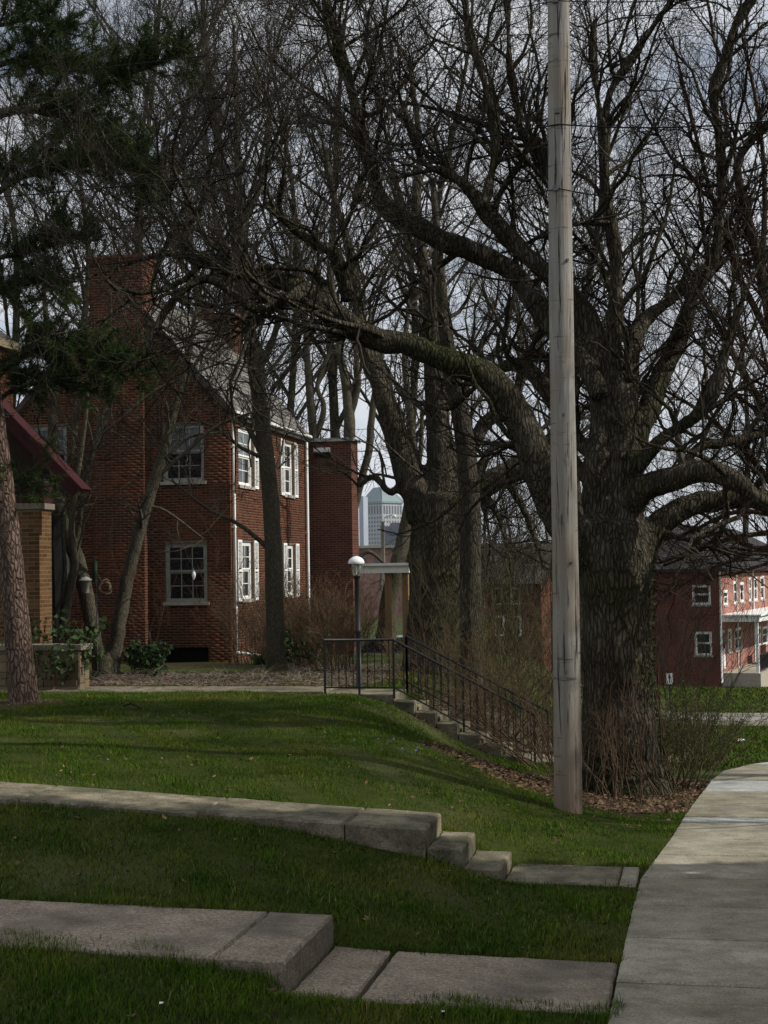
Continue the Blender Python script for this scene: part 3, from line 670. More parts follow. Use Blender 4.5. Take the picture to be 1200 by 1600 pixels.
# rear brick wing
m_wing = brick_tex('wing_brick', (.07, .026, .018), (.115, .042, .028), (.17, .135, .11))
WY = HY + HLEN + .3; WX1 = float(onY(550, 800, WY)[0]); WZ = float(onY(515, 690, WY)[2])
mb = MB(); mb.box((HX - 3, WY, -.6), (WX1, WY + .9, WZ)); wing = mb.build('wing', m_wing, house)
mb = MB(); mb.box((HX - 3.05, WY - .08, WZ), (WX1 + .08, WY + 1.0, WZ + .10)); mb.build('parapet_cap', m_palewalk, wing)
a = onY(490, 716, WY); b = onY(516, 699, WY)
mb = MB(); mb.box((a[0], WY - .03, (a[2] + b[2]) / 2 + .02), (b[0], WY + .1, b[2])); mb.build('vent_panel', m_white, wing)
mb = MB(); mb.box((a[0], WY - .02, a[2]), (b[0], WY + .1, (a[2] + b[2]) / 2)); mb.build('vent_opening', m_dark, wing)
# ornament hanging in the lower gable window
c = onY(303, 898, HY - .02)
mb = MB(); mb.lathe(c - (0, 0, .13), [(.003, 0), (.035, .05), (.055, .12), (.045, .18), (.012, .23), (.004, .30)], 10)
tag(mb.build('ornament', m_lampw, None), 'small white teardrop ornament hanging before the lower gable window', 'ornament')
# little square weathered box by the basement (meter) is left out of sight

# ------------------------------------------------------------------ yellow-brick porch on the left
PD = 26.0
pc = P(62, 1062, PD); PX, PY_ = float(onY(62, 900, pc[1])[0]), float(pc[1])
porch = empty('porch', (PX - 1, PY_ + 1, 0), 'yellow brick porch with burgundy gable roof edge behind the pine', 'porch')
zt = float(onY(62, 795, PY_)[2]); PB = -.1
mb = MB(); mb.box((PX - 1.35, PY_, PB), (PX, PY_ + .50, zt)); mb.box((PX - 5, PY_ + .06, PB), (PX - 1.36, PY_ + .44, zt)); mb.build('wall', m_mortar, porch)
it = brick_items((PX, PY_, 0), uG, nG, PB, zt, lambda z: (0, 1.34), [], bl=.205, bh=.060, j=.0115)
it += brick_items((PX, PY_, 0), uS, nS, PB, zt, lambda z: (0, .5), [], bl=.205, bh=.060, j=.0115)
pieces('brick', 'brickwork', it, m_ybrick, porch, key=lambda q: abs(q[0][0] - PX) + .2 * abs(q[0][2] - 1.5))
mb = MB(); mb.box((PX - .62, PY_ - .04, zt), (PX + .05, PY_ + .54, zt + .10)); mb.build('pier_cap', mat('pier_cap', (.14, .12, .09), (.20, .175, .135), scale=8), porch)
za = float(onY(40, 772, PY_)[2])
mb = MB(); mb.box((PX - 5, PY_ + .05, zt + .102), (PX + .04, PY_ + .45, za + .2)); mb.build('beam', m_burg, porch)
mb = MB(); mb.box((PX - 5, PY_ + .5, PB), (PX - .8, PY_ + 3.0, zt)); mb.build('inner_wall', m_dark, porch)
# gable roof: rake from upper left down to the right
r0 = onY(-60, 575, PY_ - .25); r1 = onY(122, 764, PY_ - .25)
dv = (r1 - r0); dv[1] = 0; Lr = np.linalg.norm(dv); dv /= Lr; nv = np.array([-dv[2], 0, dv[0]]); nv = nv if nv[2] > 0 else -nv
mb = MB(); mb.obox(r0, dv * Lr, (0, .05, 0), nv * -.16); mb.build('rake_board', m_burg, porch)
mb = MB(); mb.obox(r0 + np.array([0, -.04, 0]) + nv * .004, dv * (Lr + .06), (0, .42, 0), nv * .06); mb.build('roof', m_burg, porch)
mb = MB(); mb.obox(r0 + np.array([0, .052, 0]) - nv * .10, dv * (Lr - .1), (0, .30, 0), nv * .09); mb.build('soffit', m_burg, porch)
q0 = onY(-60, 690, PY_ + .2)
zr = lambda x: r0[2] + (x - r0[0]) * dv[2] / dv[0] - .05
mb = MB(); mb.prism([(r0[0], PY_ + .02, za + .15), (PX + .06, PY_ + .02, za + .15), (PX + .06, PY_ + .02, zr(PX + .06)), (r0[0], PY_ + .02, zr(r0[0]))], (0, .03, 0)); mb.build('gable_panel', mat('shaded_panel', (.02, .014, .01), (.035, .024, .016)), porch)  # near-black panel paints the shadow under the rake
c = onY(38, 941, PY_ - .01); mb = MB(); mb.box((c[0] - .045, PY_ - .045, c[2] - .06), (c[0] + .045, PY_ + .0, c[2] + .06)); mb.build('bell_box', m_white, porch)
c = onY(52, 742, PY_ - .1)
NX = float(onY(20, 560, 29.4)[0]); nz_ = float(onY(10, 545, 29)[2])
nb = empty('neighbour_house', (NX - 4, 27.5, 0), 'dark brick house corner at the left edge above the porch roof', 'house')
mb = MB(); mb.box((NX - 9, 25.2, -.5), (NX, 29.4, nz_)); mb.build('wall', brick_tex('neighbour_brick', (.08, .026, .014), (.13, .045, .024), (.17, .125, .085)), nb)
mb = MB(); mb.box((NX - 9.2, 25.0, nz_), (NX + .12, 29.5, nz_ + .16)); mb.build('eave', mat('tan_trim', (.20, .16, .10), (.26, .21, .14)), nb)
mb = MB(); mb.prism([(NX + .12, 25.0, nz_ + .16), (NX - 9.2, 25.0, nz_ + .16), (NX - 4.5, 25.0, nz_ + 3.4)], (0, 4.5, 0)); mb.build('roof', m_roofdark, nb)
# low garden wall in front, with stone cap, and planter shrub
gwY = PY_ - .55
gx0, gx1 = float(onY(-40, 1040, gwY)[0]), float(onY(124, 1040, gwY)[0]); gz0, gz1 = .0, float(onY(100, 1016, gwY)[2])
gw = empty('garden_wall', ((gx0 + gx1) / 2, gwY, .2), 'low tan stone garden wall with flat capstones beside the porch', 'wall')
mb = MB(); mb.box((gx0, gwY + .02, gz0 - .2), (gx1 - .02, gwY + .40, gz1)); mb.build('core', m_mortar, gw)
m_capst = mat('capstone', (.15, .13, .10), (.21, .185, .145), scale=8, bump=.3)
m_gstone = mat('garden_stone', (.11, .085, .052), (.19, .15, .10), scale=7, rough=.95, bump=.6, rnd=.3, random_obj=True)
it = []; z = gz0 - .1
while z < gz1 - .05:
    h = random.uniform(.11, .17); h = min(h, gz1 - z - .006); x = gx0
    while x < gx1 - .05:
        w_ = random.uniform(.2, .45); w_ = min(w_, gx1 - x)
        it.append((np.array([x + w_ / 2, gwY + .02 - random.uniform(.0, .02), z + h / 2]), np.array([w_ / 2 - .006, 0, 0]), np.array([0, 0, h / 2 - .006]), np.array([0, -.03, 0]))); x += w_
    z += h
yb = gwY
while yb < gwY + .4:
    yb2 = min(yb + .22, gwY + .41); z = gz0 - .1
    while z < gz1 - .04:
        h = min(random.uniform(.11, .17), gz1 - z - .004)
        it.append((np.array([gx1 - .02, (yb + yb2) / 2, z + h / 2]), np.array([0, (yb2 - yb) / 2 - .006, 0]), np.array([0, 0, h / 2 - .006]), np.array([.025, 0, 0]))); z += h
    yb = yb2
pieces('stone', 'stones', it, m_gstone, gw)
for a, b in ((gx0, gx0 + 1.0), (gx0 + 1.01, gx1 - .5), (gx1 - .49, gx1 + .05)):
    mb = MB(); mb.box((a, gwY - .05, gz1 + .002), (b, gwY + .46, gz1 + .09)); mb.build('capstone', m_capst, gw)

# ------------------------------------------------------------------ row houses across the lane (right)
RD = 76.0; ang = math.radians(23.4)
ef = _r0 * math.sin(ang) + _f0 * math.cos(ang); eg = -_r0 * math.cos(ang) + _f0 * math.sin(ang)   # along street front / along gable
RC = P(1127, 1067, RD); RB = RC[2]
row = empty('row_house', RC, 'red brick row house with white porch and tall windows beyond the lane', 'house')
def rplane(px, py, O, u):
    n = np.cross(u, _z); d = ray(px, py); t = np.dot(O - CAM, n) / np.dot(d, n); p = CAM + d * t
    return float(np.dot(p - O, u)), float(p[2])
nGable = -ef; nFront = -eg
ORc = np.array([RC[0], RC[1], 0.0])
def rect_on(O, u, x0, x1, y0, y1):
    a, zt_ = rplane(x0, y0, O, u); b, _ = rplane(x1, y0, O, u); _, zb_ = rplane(x0, y1, O, u); a, b = min(a, b), max(a, b); return (a, b, zb_, zt_)
ztop = rplane(1127, 888, ORc, eg)[1]
rg = [rect_on(ORc, eg, 1085, 1112, 987, 1024), rect_on(ORc, eg, 1081, 1110, 914, 945), rect_on(ORc, eg, 897, 921, 912, 952), rect_on(ORc, eg, 897, 921, 990, 1027), rect_on(ORc, eg, 838, 856, 988, 1022)]
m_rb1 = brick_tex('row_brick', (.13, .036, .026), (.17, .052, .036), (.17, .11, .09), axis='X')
mb = MB(); wall_mesh(mb, ORc, eg, nGable, 0, 9.6, RB - .3, ztop, rg, t=.25)
rf = []
for (x0, x1, y0, y1) in ((1137.5, 1142.5, 983, 1019.6), (1147.5, 1159, 982, 1017), (1180, 1188.5, 980, 1010), (1191, 1199, 979.5, 1008),
                         (1126.5 + 4, 1137, 922, 946), (1146, 1152, 908, 944), (1156, 1162, 910, 941), (1170, 1174, 902, 940), (1178, 1183, 902, 939), (1188, 1194, 900, 937)):
    rf.append(rect_on(ORc, ef, x0, x1, y0, y1))
door = rect_on(ORc, ef, 1129.5, 1134.5, 985, 1046)
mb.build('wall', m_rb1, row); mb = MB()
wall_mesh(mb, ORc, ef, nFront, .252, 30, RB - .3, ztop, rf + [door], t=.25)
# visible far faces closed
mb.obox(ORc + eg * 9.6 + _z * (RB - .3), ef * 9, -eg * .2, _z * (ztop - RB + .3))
mb.build('front_wall', brick_tex('row_front_sunlit_brick', (.30, .12, .09), (.38, .17, .13), (.40, .30, .25), axis='Y'), row)  # row brick in a lighter copy, painting the sunlight on this front
for k, h in enumerate(rg): window(row, ORc, eg, nGable, *h, cols=1 if k < 2 else 2, rows=1 if k < 2 else 2, fw=.08, depth=.06)
for h in rf: window(row, ORc, ef, nFront, *h, cols=1, rows=1, fw=.10, depth=.05, pane_up=m_glass)
mb = MB(); mb.obox(ORc + ef * door[0] + _z * door[2] + eg * .10, ef * (door[1] - door[0]), -eg * .05, _z * (door[3] - door[2])); dr = mb.build('door', m_white, row)
mb = MB(); mb.obox(ORc + ef * (door[0] + .2) + _z * (door[2] + 1.0) + eg * .048, ef * (door[1] - door[0] - .4), -eg * .02, _z * .8); mb.build('pane', m_glass, dr)
mb = MB(); rz0 = ztop
A = ORc + _z * rz0 - ef * .3 - eg * .4; Bq = A + eg * 10.4; Cq = Bq + ef * 31; Dq = A + ef * 31
Rp = A + eg * 5.2 + ef * 5 + _z * 2.6; Rq = A + eg * 5.2 + ef * 31 + _z * 2.6
mb.add([A, Bq, Cq, Dq, Rp, Rq, A - _z * .15, Bq - _z * .15, Cq - _z * .15, Dq - _z * .15], [(1, 0, 4), (0, 3, 5, 4), (2, 1, 4, 5), (3, 2, 5), (0, 1, 7, 6), (1, 2, 8, 7), (2, 3, 9, 8), (3, 0, 6, 9), (6, 7, 8, 9)])
mb.build('roof', mat('row_roof', (.028, .026, .025), (.045, .042, .04), scale=3), row)
_, pz = rplane(1135, 970, ORc, ef)
mb = MB(); mb.obox(ORc + ef * .2 + _z * pz - eg * 1.9, ef * 14, eg * 1.9, _z * .28); mb.obox(ORc + ef * .1 + _z * (pz + .28) - eg * 2.0, ef * 14.2, eg * 2.0, _z * .08); mb.build('porch_roof', m_white, row)
_, fz = rplane(1135, 1049, ORc, ef)
mb = MB(); mb.obox(ORc + ef * .2 + _z * (RB - .6) - eg * 1.9, ef * 14, eg * 1.88, _z * (fz - RB + .6)); mb.build('porch_floor', m_stone, row)
for s in (.35, 5.6, 11.0):
    mb = MB(); mb.obox(ORc + ef * s + _z * fz - eg * 1.8, ef * .14, eg * .14, _z * (pz - fz)); mb.build('post', m_white, row)
for s in (4.4, 9.3):
    mb = MB(); mb.tube([ORc + ef * s + eg * -.06 + _z * (RB + .2), ORc + ef * s + eg * -.06 + _z * ztop], .05, 6); mb.build('downspout', m_white, row)
mb = MB(); mb.tube([ORc + ef * -.04 - eg * .06 + _z * RB, ORc + ef * -.04 - eg * .06 + _z * ztop], .06, 6); mb.build('downspout', m_white, row)
for s0_, s1_ in ((.6, 3.4), (6.2, 10.8)):
    mb = MB(); mb.obox(ORc + ef * s0_ - eg * 1.85 + _z * (fz + .85), ef * (s1_ - s0_), eg * .05, _z * .06); mb.obox(ORc + ef * s0_ - eg * 1.85 + _z * (fz + .12), ef * (s1_ - s0_), eg * .05, _z * .05)
    k = s0_
    while k < s1_: mb.obox(ORc + ef * k - eg * 1.84 + _z * (fz + .1), ef * .03, eg * .03, _z * .8); k += .16
    mb.build('railing', m_iron, row)
mb = MB(); bo = ORc + ef * 7.4 - eg * 1.2 + _z * fz
mb.obox(bo + _z * .42, ef * 1.5, eg * .5, _z * .05); mb.obox(bo + _z * .5 + eg * .48, ef * 1.5, eg * .04, _z * .5)
for a in (0, 1.42):
    for b in (0, .44): mb.obox(bo + ef * a + eg * b, ef * .06, eg * .06, _z * .42)
tag(mb.build('bench', m_burg), 'dark red bench on the porch of the row house', 'bench')

# ------------------------------------------------------------------ arbour, far roofs, tower
aY = 41.3
A0 = onY(566, 889, aY); A1 = onY(639, 889, aY)
arb = empty('arbour', ((A0[0] + A1[0]) / 2, aY, ground((A0[0] + A1[0]) / 2, aY)), 'open arbour with pale lintel and two wooden posts beyond the lamp post', 'arbour')
zz = A0[2]; gl = float(ground(A0[0], aY)) - .1
mb = MB(); mb.box((A0[0] - .05, aY - .10, zz - .12), (A1[0] + .02, aY + .35, zz + .08)); mb.box((A0[0] - .12, aY - .18, zz + .08), (A1[0] + .10, aY + .43, zz + .15)); mb.build('lintel', m_white, arb)
m_post = mat('brown_post', (.16, .10, .05), (.22, .15, .08), scale=8, stretch=(1, 1, .2))
for px in (606, 633):
    x = float(onY(px, 930, aY)[0]); mb = MB(); mb.box((x - .085, aY, gl), (x + .085, aY + .17, zz - .12)); mb.build('post', m_post, arb)
# parked car on the lane, seen over the lawn
cc = P(617, 1000, 53.0); cy = 47.9
cx = float(onY(617, 1000, cy)[0]); cz = float(ground(cx, cy)) + .03
car = empty('parked_car', (cx, cy, cz), 'dark parked car on the lane seen beyond the lawn', 'car')
mb = MB()
prof = [(-2.2, .35), (-2.25, .7), (-1.9, .86), (-1.2, .92), (-.55, 1.38), (.9, 1.42), (1.6, 1.0), (2.15, .92), (2.25, .6), (2.2, .35)]
mb.prism([(cx + x, cy - .82, cz + z) for x, z in prof], (0, 1.64, 0)); body = mb.build('body', mat('car_paint', (.05, .06, .085), rough=.25, spec=.6), car)
mb = MB(); mb.prism([(cx - .98, cy - .825, cz + .95), (cx - .5, cy - .825, cz + 1.31), (cx + .85, cy - .825, cz + 1.34), (cx + 1.4, cy - .825, cz + 1.0)], (0, -.006, 0)); mb.build('side_window', m_glass, body)
for dx in (-1.35, 1.4):
    for dy in (-.84, .66):
        mb = MB(); th = np.linspace(0, 2 * np.pi, 18, endpoint=False); mb.prism([(cx + dx + .32 * math.cos(t), cy + dy, cz + .32 + .32 * math.sin(t)) for t in th], (0, .18, 0)); w_ = mb.build('wheel', mat('rubber', (.012, .012, .012)), car)
        mb = MB(); mb.prism([(cx + dx + .2 * math.cos(t), cy + dy - .004, cz + .32 + .2 * math.sin(t)) for t in th], (0, .012, 0)); mb.build('rim', m_steel, w_)
# long low warehouse
wp = P(600, 868, 300)
wh = empty('warehouse', wp, 'long low brown roofed building in the distance below the tower', 'building')
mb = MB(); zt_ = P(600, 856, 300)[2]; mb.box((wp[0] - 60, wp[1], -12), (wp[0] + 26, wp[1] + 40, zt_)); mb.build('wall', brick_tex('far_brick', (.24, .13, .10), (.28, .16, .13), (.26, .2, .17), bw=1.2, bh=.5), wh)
mb = MB(); mb.box((wp[0] - 61, wp[1] - 1, zt_), (wp[0] + 27, wp[1] + 41, zt_ + .5)); mb.build('roof', m_stone, wh)
for k in range(26):
    x = wp[0] - 58 + k * 3.3; mb = MB(); mb.box((x, wp[1] - .15, zt_ - 4.2), (x + 1.6, wp[1] + .1, zt_ - 1.8)); mb.build('window', m_glass, wh)
# street light in front of the tower
q = P(598, 815, 90); gq = float(ground(q[0], q[1]))
sp = empty('street_light', (q[0], q[1], gq), 'tall thin street light standing in front of the distant tower', 'street light')
mb = MB(); mb.tube([(q[0], q[1], gq - .2), (q[0], q[1], q[2])], [.16, .09], 8); mb.build('mast', m_stone, sp)
mb = MB(); mb.tube([(q[0], q[1], q[2] - .1), (q[0] + .1, q[1], q[2] + .25), (q[0] + .6, q[1], q[2] + .4)], .05, 6); mb.lathe((q[0] + .7, q[1], q[2] + .22), [(.04, 0), (.12, .04), (.11, .12), (.03, .18)], 10); mb.build('lamp_head', m_lampw, sp)

TD = 1700.0
tb = P(598, 860, TD)
ta = math.radians(11.4 + 30)
tu = np.array([math.cos(math.radians(-33)), math.sin(math.radians(-33)), 0]); tv = np.array([-tu[1], tu[0], 0])   # two face directions
tower = empty('office_tower', (tb[0], tb[1], -12), 'hazy office tower with pale green hipped roof on the skyline', 'tower')
def tz(py): return float(P(598, py, TD)[2])
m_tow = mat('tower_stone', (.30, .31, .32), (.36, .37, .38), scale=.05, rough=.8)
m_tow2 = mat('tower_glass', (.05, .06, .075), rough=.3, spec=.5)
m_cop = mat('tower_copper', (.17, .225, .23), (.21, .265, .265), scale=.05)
hw = 17.0
corner = np.array([tb[0] - 1.5, tb[1] - 20, 0])
ctr = np.array([tb[0], tb[1], 0]) + np.array([_f0[0], _f0[1], 0]) * 20; hw = 16.2
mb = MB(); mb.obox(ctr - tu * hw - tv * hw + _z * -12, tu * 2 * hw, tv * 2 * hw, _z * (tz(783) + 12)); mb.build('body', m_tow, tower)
mb = MB(); z0_, z1_ = tz(783), tz(760); e = hw + 1.2; e2 = hw * .42
for k in range(1):
    b0 = [ctr + tu * sx * e + tv * sy * e + _z * z0_ for sx, sy in ((-1, -1), (1, -1), (1, 1), (-1, 1))]; b1 = [ctr + tu * sx * e2 + tv * sy * e2 + _z * z1_ for sx, sy in ((-1, -1), (1, -1), (1, 1), (-1, 1))]
    b00 = [p - _z * 2.0 for p in b0]
    mb.hexa(b00 + b0); mb.hexa([p + _z * .01 for p in b0] + b1)
mb.build('roof', m_cop, tower)
for (u_, v_) in ((tu, tv), (tv, tu), (-tv, tu), (tu, -tv)):
    fn = v_ if (v_ is tv or v_ is tu) else v_
for fnrm, fu in ((-tu, tv), (-tv, tu), (tu, tv), (tv, tu)):
    if np.dot(fnrm, FWD) > 0: continue
    base = ctr + fnrm * hw
    for k in range(7):      # arcade of tall strips, then rows of windows
        s = (k - 3) * 4.4
        for za_, zb_ in ((tz(803), tz(790)), (tz(788), tz(785))):
            mb = MB(); mb.obox(base + fu * (s - 1.2) + _z * za_ + fnrm * .02, fu * 2.4, fnrm * .05, _z * (zb_ - za_)); mb.build('window', m_tow2, tower)
        for r in range(13):
            z_ = tz(807) - r * 4.6
            mb = MB(); mb.obox(base + fu * (s - 1.1) + _z * (z_ - 2.4) + fnrm * .02, fu * 2.2, fnrm * .05, _z * 2.4); mb.build('window', m_tow2, tower)
q = P(612, 830, 1500)
lowt = empty('office_block', q, 'dark blue-grey office block below the hazy tower', 'office block')
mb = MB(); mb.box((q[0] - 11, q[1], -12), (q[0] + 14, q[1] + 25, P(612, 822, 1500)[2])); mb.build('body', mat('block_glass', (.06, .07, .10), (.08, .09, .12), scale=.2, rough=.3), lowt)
mb = MB(); mb.box((q[0] - 2, q[1] + 2, P(612, 822, 1500)[2]), (q[0] + 9, q[1] + 15, P(612, 817, 1500)[2])); mb.build('plant_room', m_tow2, lowt)
q = P(566, 850, 1400); mb = MB(); mb.box((q[0] - 2.5, q[1], -12), (q[0] + 1.5, q[1] + 20, P(566, 775, 1400)[2]))
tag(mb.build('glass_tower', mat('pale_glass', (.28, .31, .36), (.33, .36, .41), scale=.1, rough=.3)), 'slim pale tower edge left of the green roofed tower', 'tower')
# grey sided house glimpsed behind the thicket
q = P(800, 1010, 66.0); gq = float(ground(q[0], q[1]))
gh_ = empty('brick_cottage', (q[0], q[1], gq), 'dark red brick house with white windows glimpsed through the thicket', 'house')
zt_ = float(P(800, 908, 66)[2]); zr_ = float(P(800, 852, 66)[2]); x0_, x1_ = float(onY(762, 950, q[1])[0]), float(onY(846, 950, q[1])[0])
mb = MB(); mb.box((x0_, q[1], gq - .3), (x1_, q[1] + 5, zt_)); mb.prism([(x0_, q[1], zt_), (x0_, q[1] + 5, zt_), (x0_, q[1] + 2.5, zr_)], (x1_ - x0_, 0, 0)); mb.build('wall', brick_tex('cottage_brick', (.10, .03, .02), (.14, .045, .03), (.15, .10, .08)), gh_)
mb = MB(); mb.prism([(x0_ - .3, q[1] - .4, zt_ - .12), (x0_ - .3, q[1] + 2.5, zr_ + .12), (x0_ - .3, q[1] + 5.4, zt_ - .12), (x0_ - .3, q[1] + 2.5, zr_ - .02)], (x1_ - x0_ + .6, 0, 0)); mb.build('roof', mat('brown_shingle', (.05, .043, .037), (.075, .066, .057), scale=4), gh_)
for wx0, wx1, wy0, wy1 in ((772, 786, 918, 945), (798, 812, 918, 945), (774, 788, 962, 994), (800, 814, 962, 994)):
    a_ = onY(wx0, wy1, q[1] - .05); b_ = onY(wx1, wy0, q[1] - .05)
    w_ = MB().box((a_[0], q[1] - .08, a_[2]), (b_[0], q[1] - .031, b_[2])).build('window', m_white, gh_)
    MB().box((a_[0] + .07, q[1] - .09, a_[2] + .08), (b_[0] - .07, q[1] - .081, b_[2] - .08)).build('pane', m_glass, w_)

# ------------------------------------------------------------------ utility pole and wires
up = empty('utility_pole', pole_p, 'tall weathered wooden utility pole on the grass in front of the big tree', 'utility pole')
topz = 10.4; b0 = np.array([pole_p[0], pole_p[1], pole_p[2] - .35]); t0 = P(870, -160, pole_D); t0 = b0 + (t0 - b0) * ((topz - b0[2]) / (t0[2] - b0[2]))
rb = 22.3 / F * pole_D
n = 60; pts = []; rad = []
for k in range(n):
    t = k / (n - 1); pts.append(b0 + (t0 - b0) * t + np.array([.006 * math.sin(9 * t), .004 * math.cos(7 * t), 0])); rad.append(lerp(rb, rb * .70, t) * (1 + .012 * math.sin(40 * t) + random.uniform(-.006, .006)) * (1.05 if k < 2 else 1))
mb = MB(); mb.tube(pts, rad, 28); mb.build('shaft', m_pole, up)
def pole_at(py):
    z = P(868, py, pole_D)[2]; t = (z - b0[2]) / (t0[2] - b0[2]); return b0 + (t0 - b0) * t, lerp(rb, rb * .70, t)
for py, dx in ((6, -.35), (178, -.3), (298, -.5), (880, .3), (1048, -.2), (410, .4), (650, -.1)):
    c, r = pole_at(py); a_ = dx
    d = -FWD * math.cos(a_) + CR * math.sin(a_); d[2] = 0
    mb = MB(); e1 = np.cross(d, _z); s_ = .028 if py < 400 else .012
    mb.obox(c + d * (r - .01) - e1 * s_ - _z * s_, e1 * 2 * s_, d * .03, _z * 2 * s_); mb.build('bolt', m_steel, up)
def wire(name, pts, sag, r, label):
    pts = [np.asarray(p, float) for p in pts]; PT = []
    for a, b in zip(pts[:-1], pts[1:]):
        for k in range(25):
            t = k / 24; p = lerp(a, b, t); p = p - _z * sag * 4 * t * (1 - t); PT.append(p)
    mb = MB(); mb.tube(PT, r * .75, 5); tag(mb.build(name, m_wire), label, 'cable', 'overhead cables')
for py, lx, ly, rx, ry, r, lab in ((200, -160, 318, 1400, 158, .011, 'overhead cable crossing the utility pole below the topmost one'), (300, -160, 447, 1400, 320, .009, 'lowest thin overhead cable running left from the utility pole'), (8, -160, 132, 1400, -50, .008, 'topmost overhead cable passing the utility pole')):
    c, rr = pole_at(py); c = c - np.array([0, rr + .012, 0])
    l = P(lx, ly, pole_D + 3.5); r_ = P(rx, ry, pole_D - 1.5)
    wire('overhead_cable', [l, c, r_], .12, r, lab)

# ------------------------------------------------------------------ lamp post
lp = np.array([onY(562, 1080, STEP_Y1 + .25)[0], STEP_Y1 + .25, 0]); lp[2] = float(ground(lp[0], lp[1])) - .02
lz = float(onY(556, 868, lp[1])[2])
lamp = empty('lamp_post', lp, 'black lamp post with white domed cap and clear glass beside the railing', 'lamp post')
hgt = lz - lp[2]
tilt = np.array([-.012, 0, 0])
def LP(h): return lp + np.array([0, 0, h]) + tilt * h
mb = MB(); mb.tube([LP(h) for h in (0, .06, .061, .25, .251, .9, .92, .96, .98, hgt - .40, hgt - .38, hgt - .34)], [.07, .07, .055, .05, .042, .042, .055, .055, .042, .038, .055, .06], 14); mb.build('post', m_iron, lamp)
mb = MB(); mb.tube([LP(hgt - .34), LP(hgt - .30), LP(hgt - .13)], [.05, .075, .095], 14, cap=False)
m_clear = mat('lamp_glass', (.9, .9, .9), rough=.05)
m_clear.node_tree.nodes['Principled BSDF'].inputs['Transmission Weight'].default_value = .9
mb.build('glass', m_clear, lamp)
mb = MB(); mb.tube([LP(hgt - .33), LP(hgt - .18)], [.02, .025], 8); mb.build('bulb', m_lampw, lamp)
mb = MB(); mb.tube([LP(hgt - .135), LP(hgt - .128), LP(hgt - .10), LP(hgt - .068), LP(hgt - .038), LP(hgt - .018), LP(hgt - .008)], [.132, .138, .133, .118, .086, .045, .006], 20); mb.build('cap', m_lampw, lamp)
for k in range(4):
    a = k * math.pi / 2 + .5; o_ = lambda r: np.array([r * math.cos(a), r * math.sin(a), 0])
    mb = MB(); mb.tube([LP(hgt - .33) + o_(.055), LP(hgt - .13) + o_(.10)], .005, 4); mb.build('rib', m_iron, lamp)

# ------------------------------------------------------------------ iron railings
def railing(Y, x_start, x_corner, x_end, slope, label, ztop_off=.86, lower=None):
    r = empty('iron_railing', (x_corner, Y, PLAT_Z), label, 'railing', 'iron railings of the front steps')
    def zf(x): return PLAT_Z if x <= x_corner else PLAT_Z - (x - x_corner) * slope
    def bar(name, pts, rad): return MB().tube(pts, rad, 6).build(name, m_iron, r)
    bar('top_rail', [(x_start, Y, zf(0 * x_start + x_start) + ztop_off), (x_corner, Y, PLAT_Z + ztop_off), (x_end, Y, zf(x_end) + ztop_off)], .022)
    bar('bottom_rail', [(x_start, Y, PLAT_Z + .12), (x_corner, Y, PLAT_Z + .12), (x_end, Y, zf(x_end) + .12)], .013)
    posts = [x_start, x_corner, (x_corner + x_end) / 2, x_end]
    if x_start < x_corner - .1: posts.insert(1, (x_start + x_corner) / 2)
    for x in posts: MB().box((x - .016, Y - .016, zf(x) - .05), (x + .016, Y + .016, zf(x) + ztop_off)).build('post', m_iron, r)
    x = x_start + .11
    while x < x_end - .04:
        if min(abs(x - p) for p in posts) > .05: MB().box((x - .007, Y - .007, zf(x) + .12), (x + .007, Y + .007, zf(x) + ztop_off)).build('baluster', m_iron, r)
        x += .115
    return r
rl = railing(STEP_Y0 + .03, -5.72, -4.62, -2.45, .53, 'near black iron railing on platform and steps with thin balusters')
# scroll ornament in the platform panel
c = np.array([-5.0, STEP_Y0 + .03, PLAT_Z + .48]); pts = []
for sgn in (1, -1):
    th = np.linspace(0, 2.6 * np.pi, 40); rr = .012 + .018 * th / np.pi
    pts = [c + np.array([rr[k] * math.cos(th[k]) * .9, 0, sgn * (.13 + rr[k] * math.sin(th[k]))]) for k in range(40)]
    MB().tube(pts, .005, 5).build('scroll', m_iron, rl)
railing(STEP_Y1 - .02, -4.62, -4.62, -2.35, .53, 'far black iron railing on the other side of the steps')

# ------------------------------------------------------------------ bird feeder, hook, wreath, sign
q = P(135, 1066, vtree_D - 1.0); gq = float(ground(q[0], q[1])); zt_ = float(P(135, 901, vtree_D - 1.0)[2])
bf = empty('bird_feeder', (q[0], q[1], gq), 'white lidded bird feeder on a thin stake before the forked tree', 'bird feeder')
MB().tube([(q[0], q[1], gq - .1), (q[0], q[1], zt_ - .3)], .008, 6).build('stake', m_iron, bf)
MB().lathe((q[0], q[1], zt_ - .31), [(.055, 0), (.065, .01), (.075, .24)], 14).build('hopper', mat('feeder_plastic', (.30, .31, .27), (.38, .38, .34), rough=.4), bf)
MB().lathe((q[0], q[1], zt_ - .07), [(.125, 0), (.12, .012), (.07, .05), (.015, .075)], 16).build('lid', m_grayw, bf)
q = P(153, 1066, vtree_D - 1.2); gq = float(ground(q[0], q[1])); zt_ = float(P(150, 868, vtree_D - 1.2)[2])
hk = empty('shepherd_hook', (q[0], q[1], gq), 'thin black hook pole with dark tube feeder beside the white feeder', 'hook pole')
MB().tube([(q[0], q[1], gq - .1), (q[0] - .02, q[1], zt_ - .2), (q[0] - .05, q[1], zt_ - .03), (q[0] - .14, q[1], zt_), (q[0] - .22, q[1], zt_ - .1), (q[0] - .2, q[1], zt_ - .18)], .009, 6).build('rod', m_iron, hk)
MB().lathe((q[0] - .03, q[1] - .03, zt_ - .50), [(.03, 0), (.045, .02), (.045, .36), (.03, .40), (.008, .44)], 12).build('tube_feeder', mat('feeder_green', (.02, .035, .02), (.03, .05, .03)), hk)
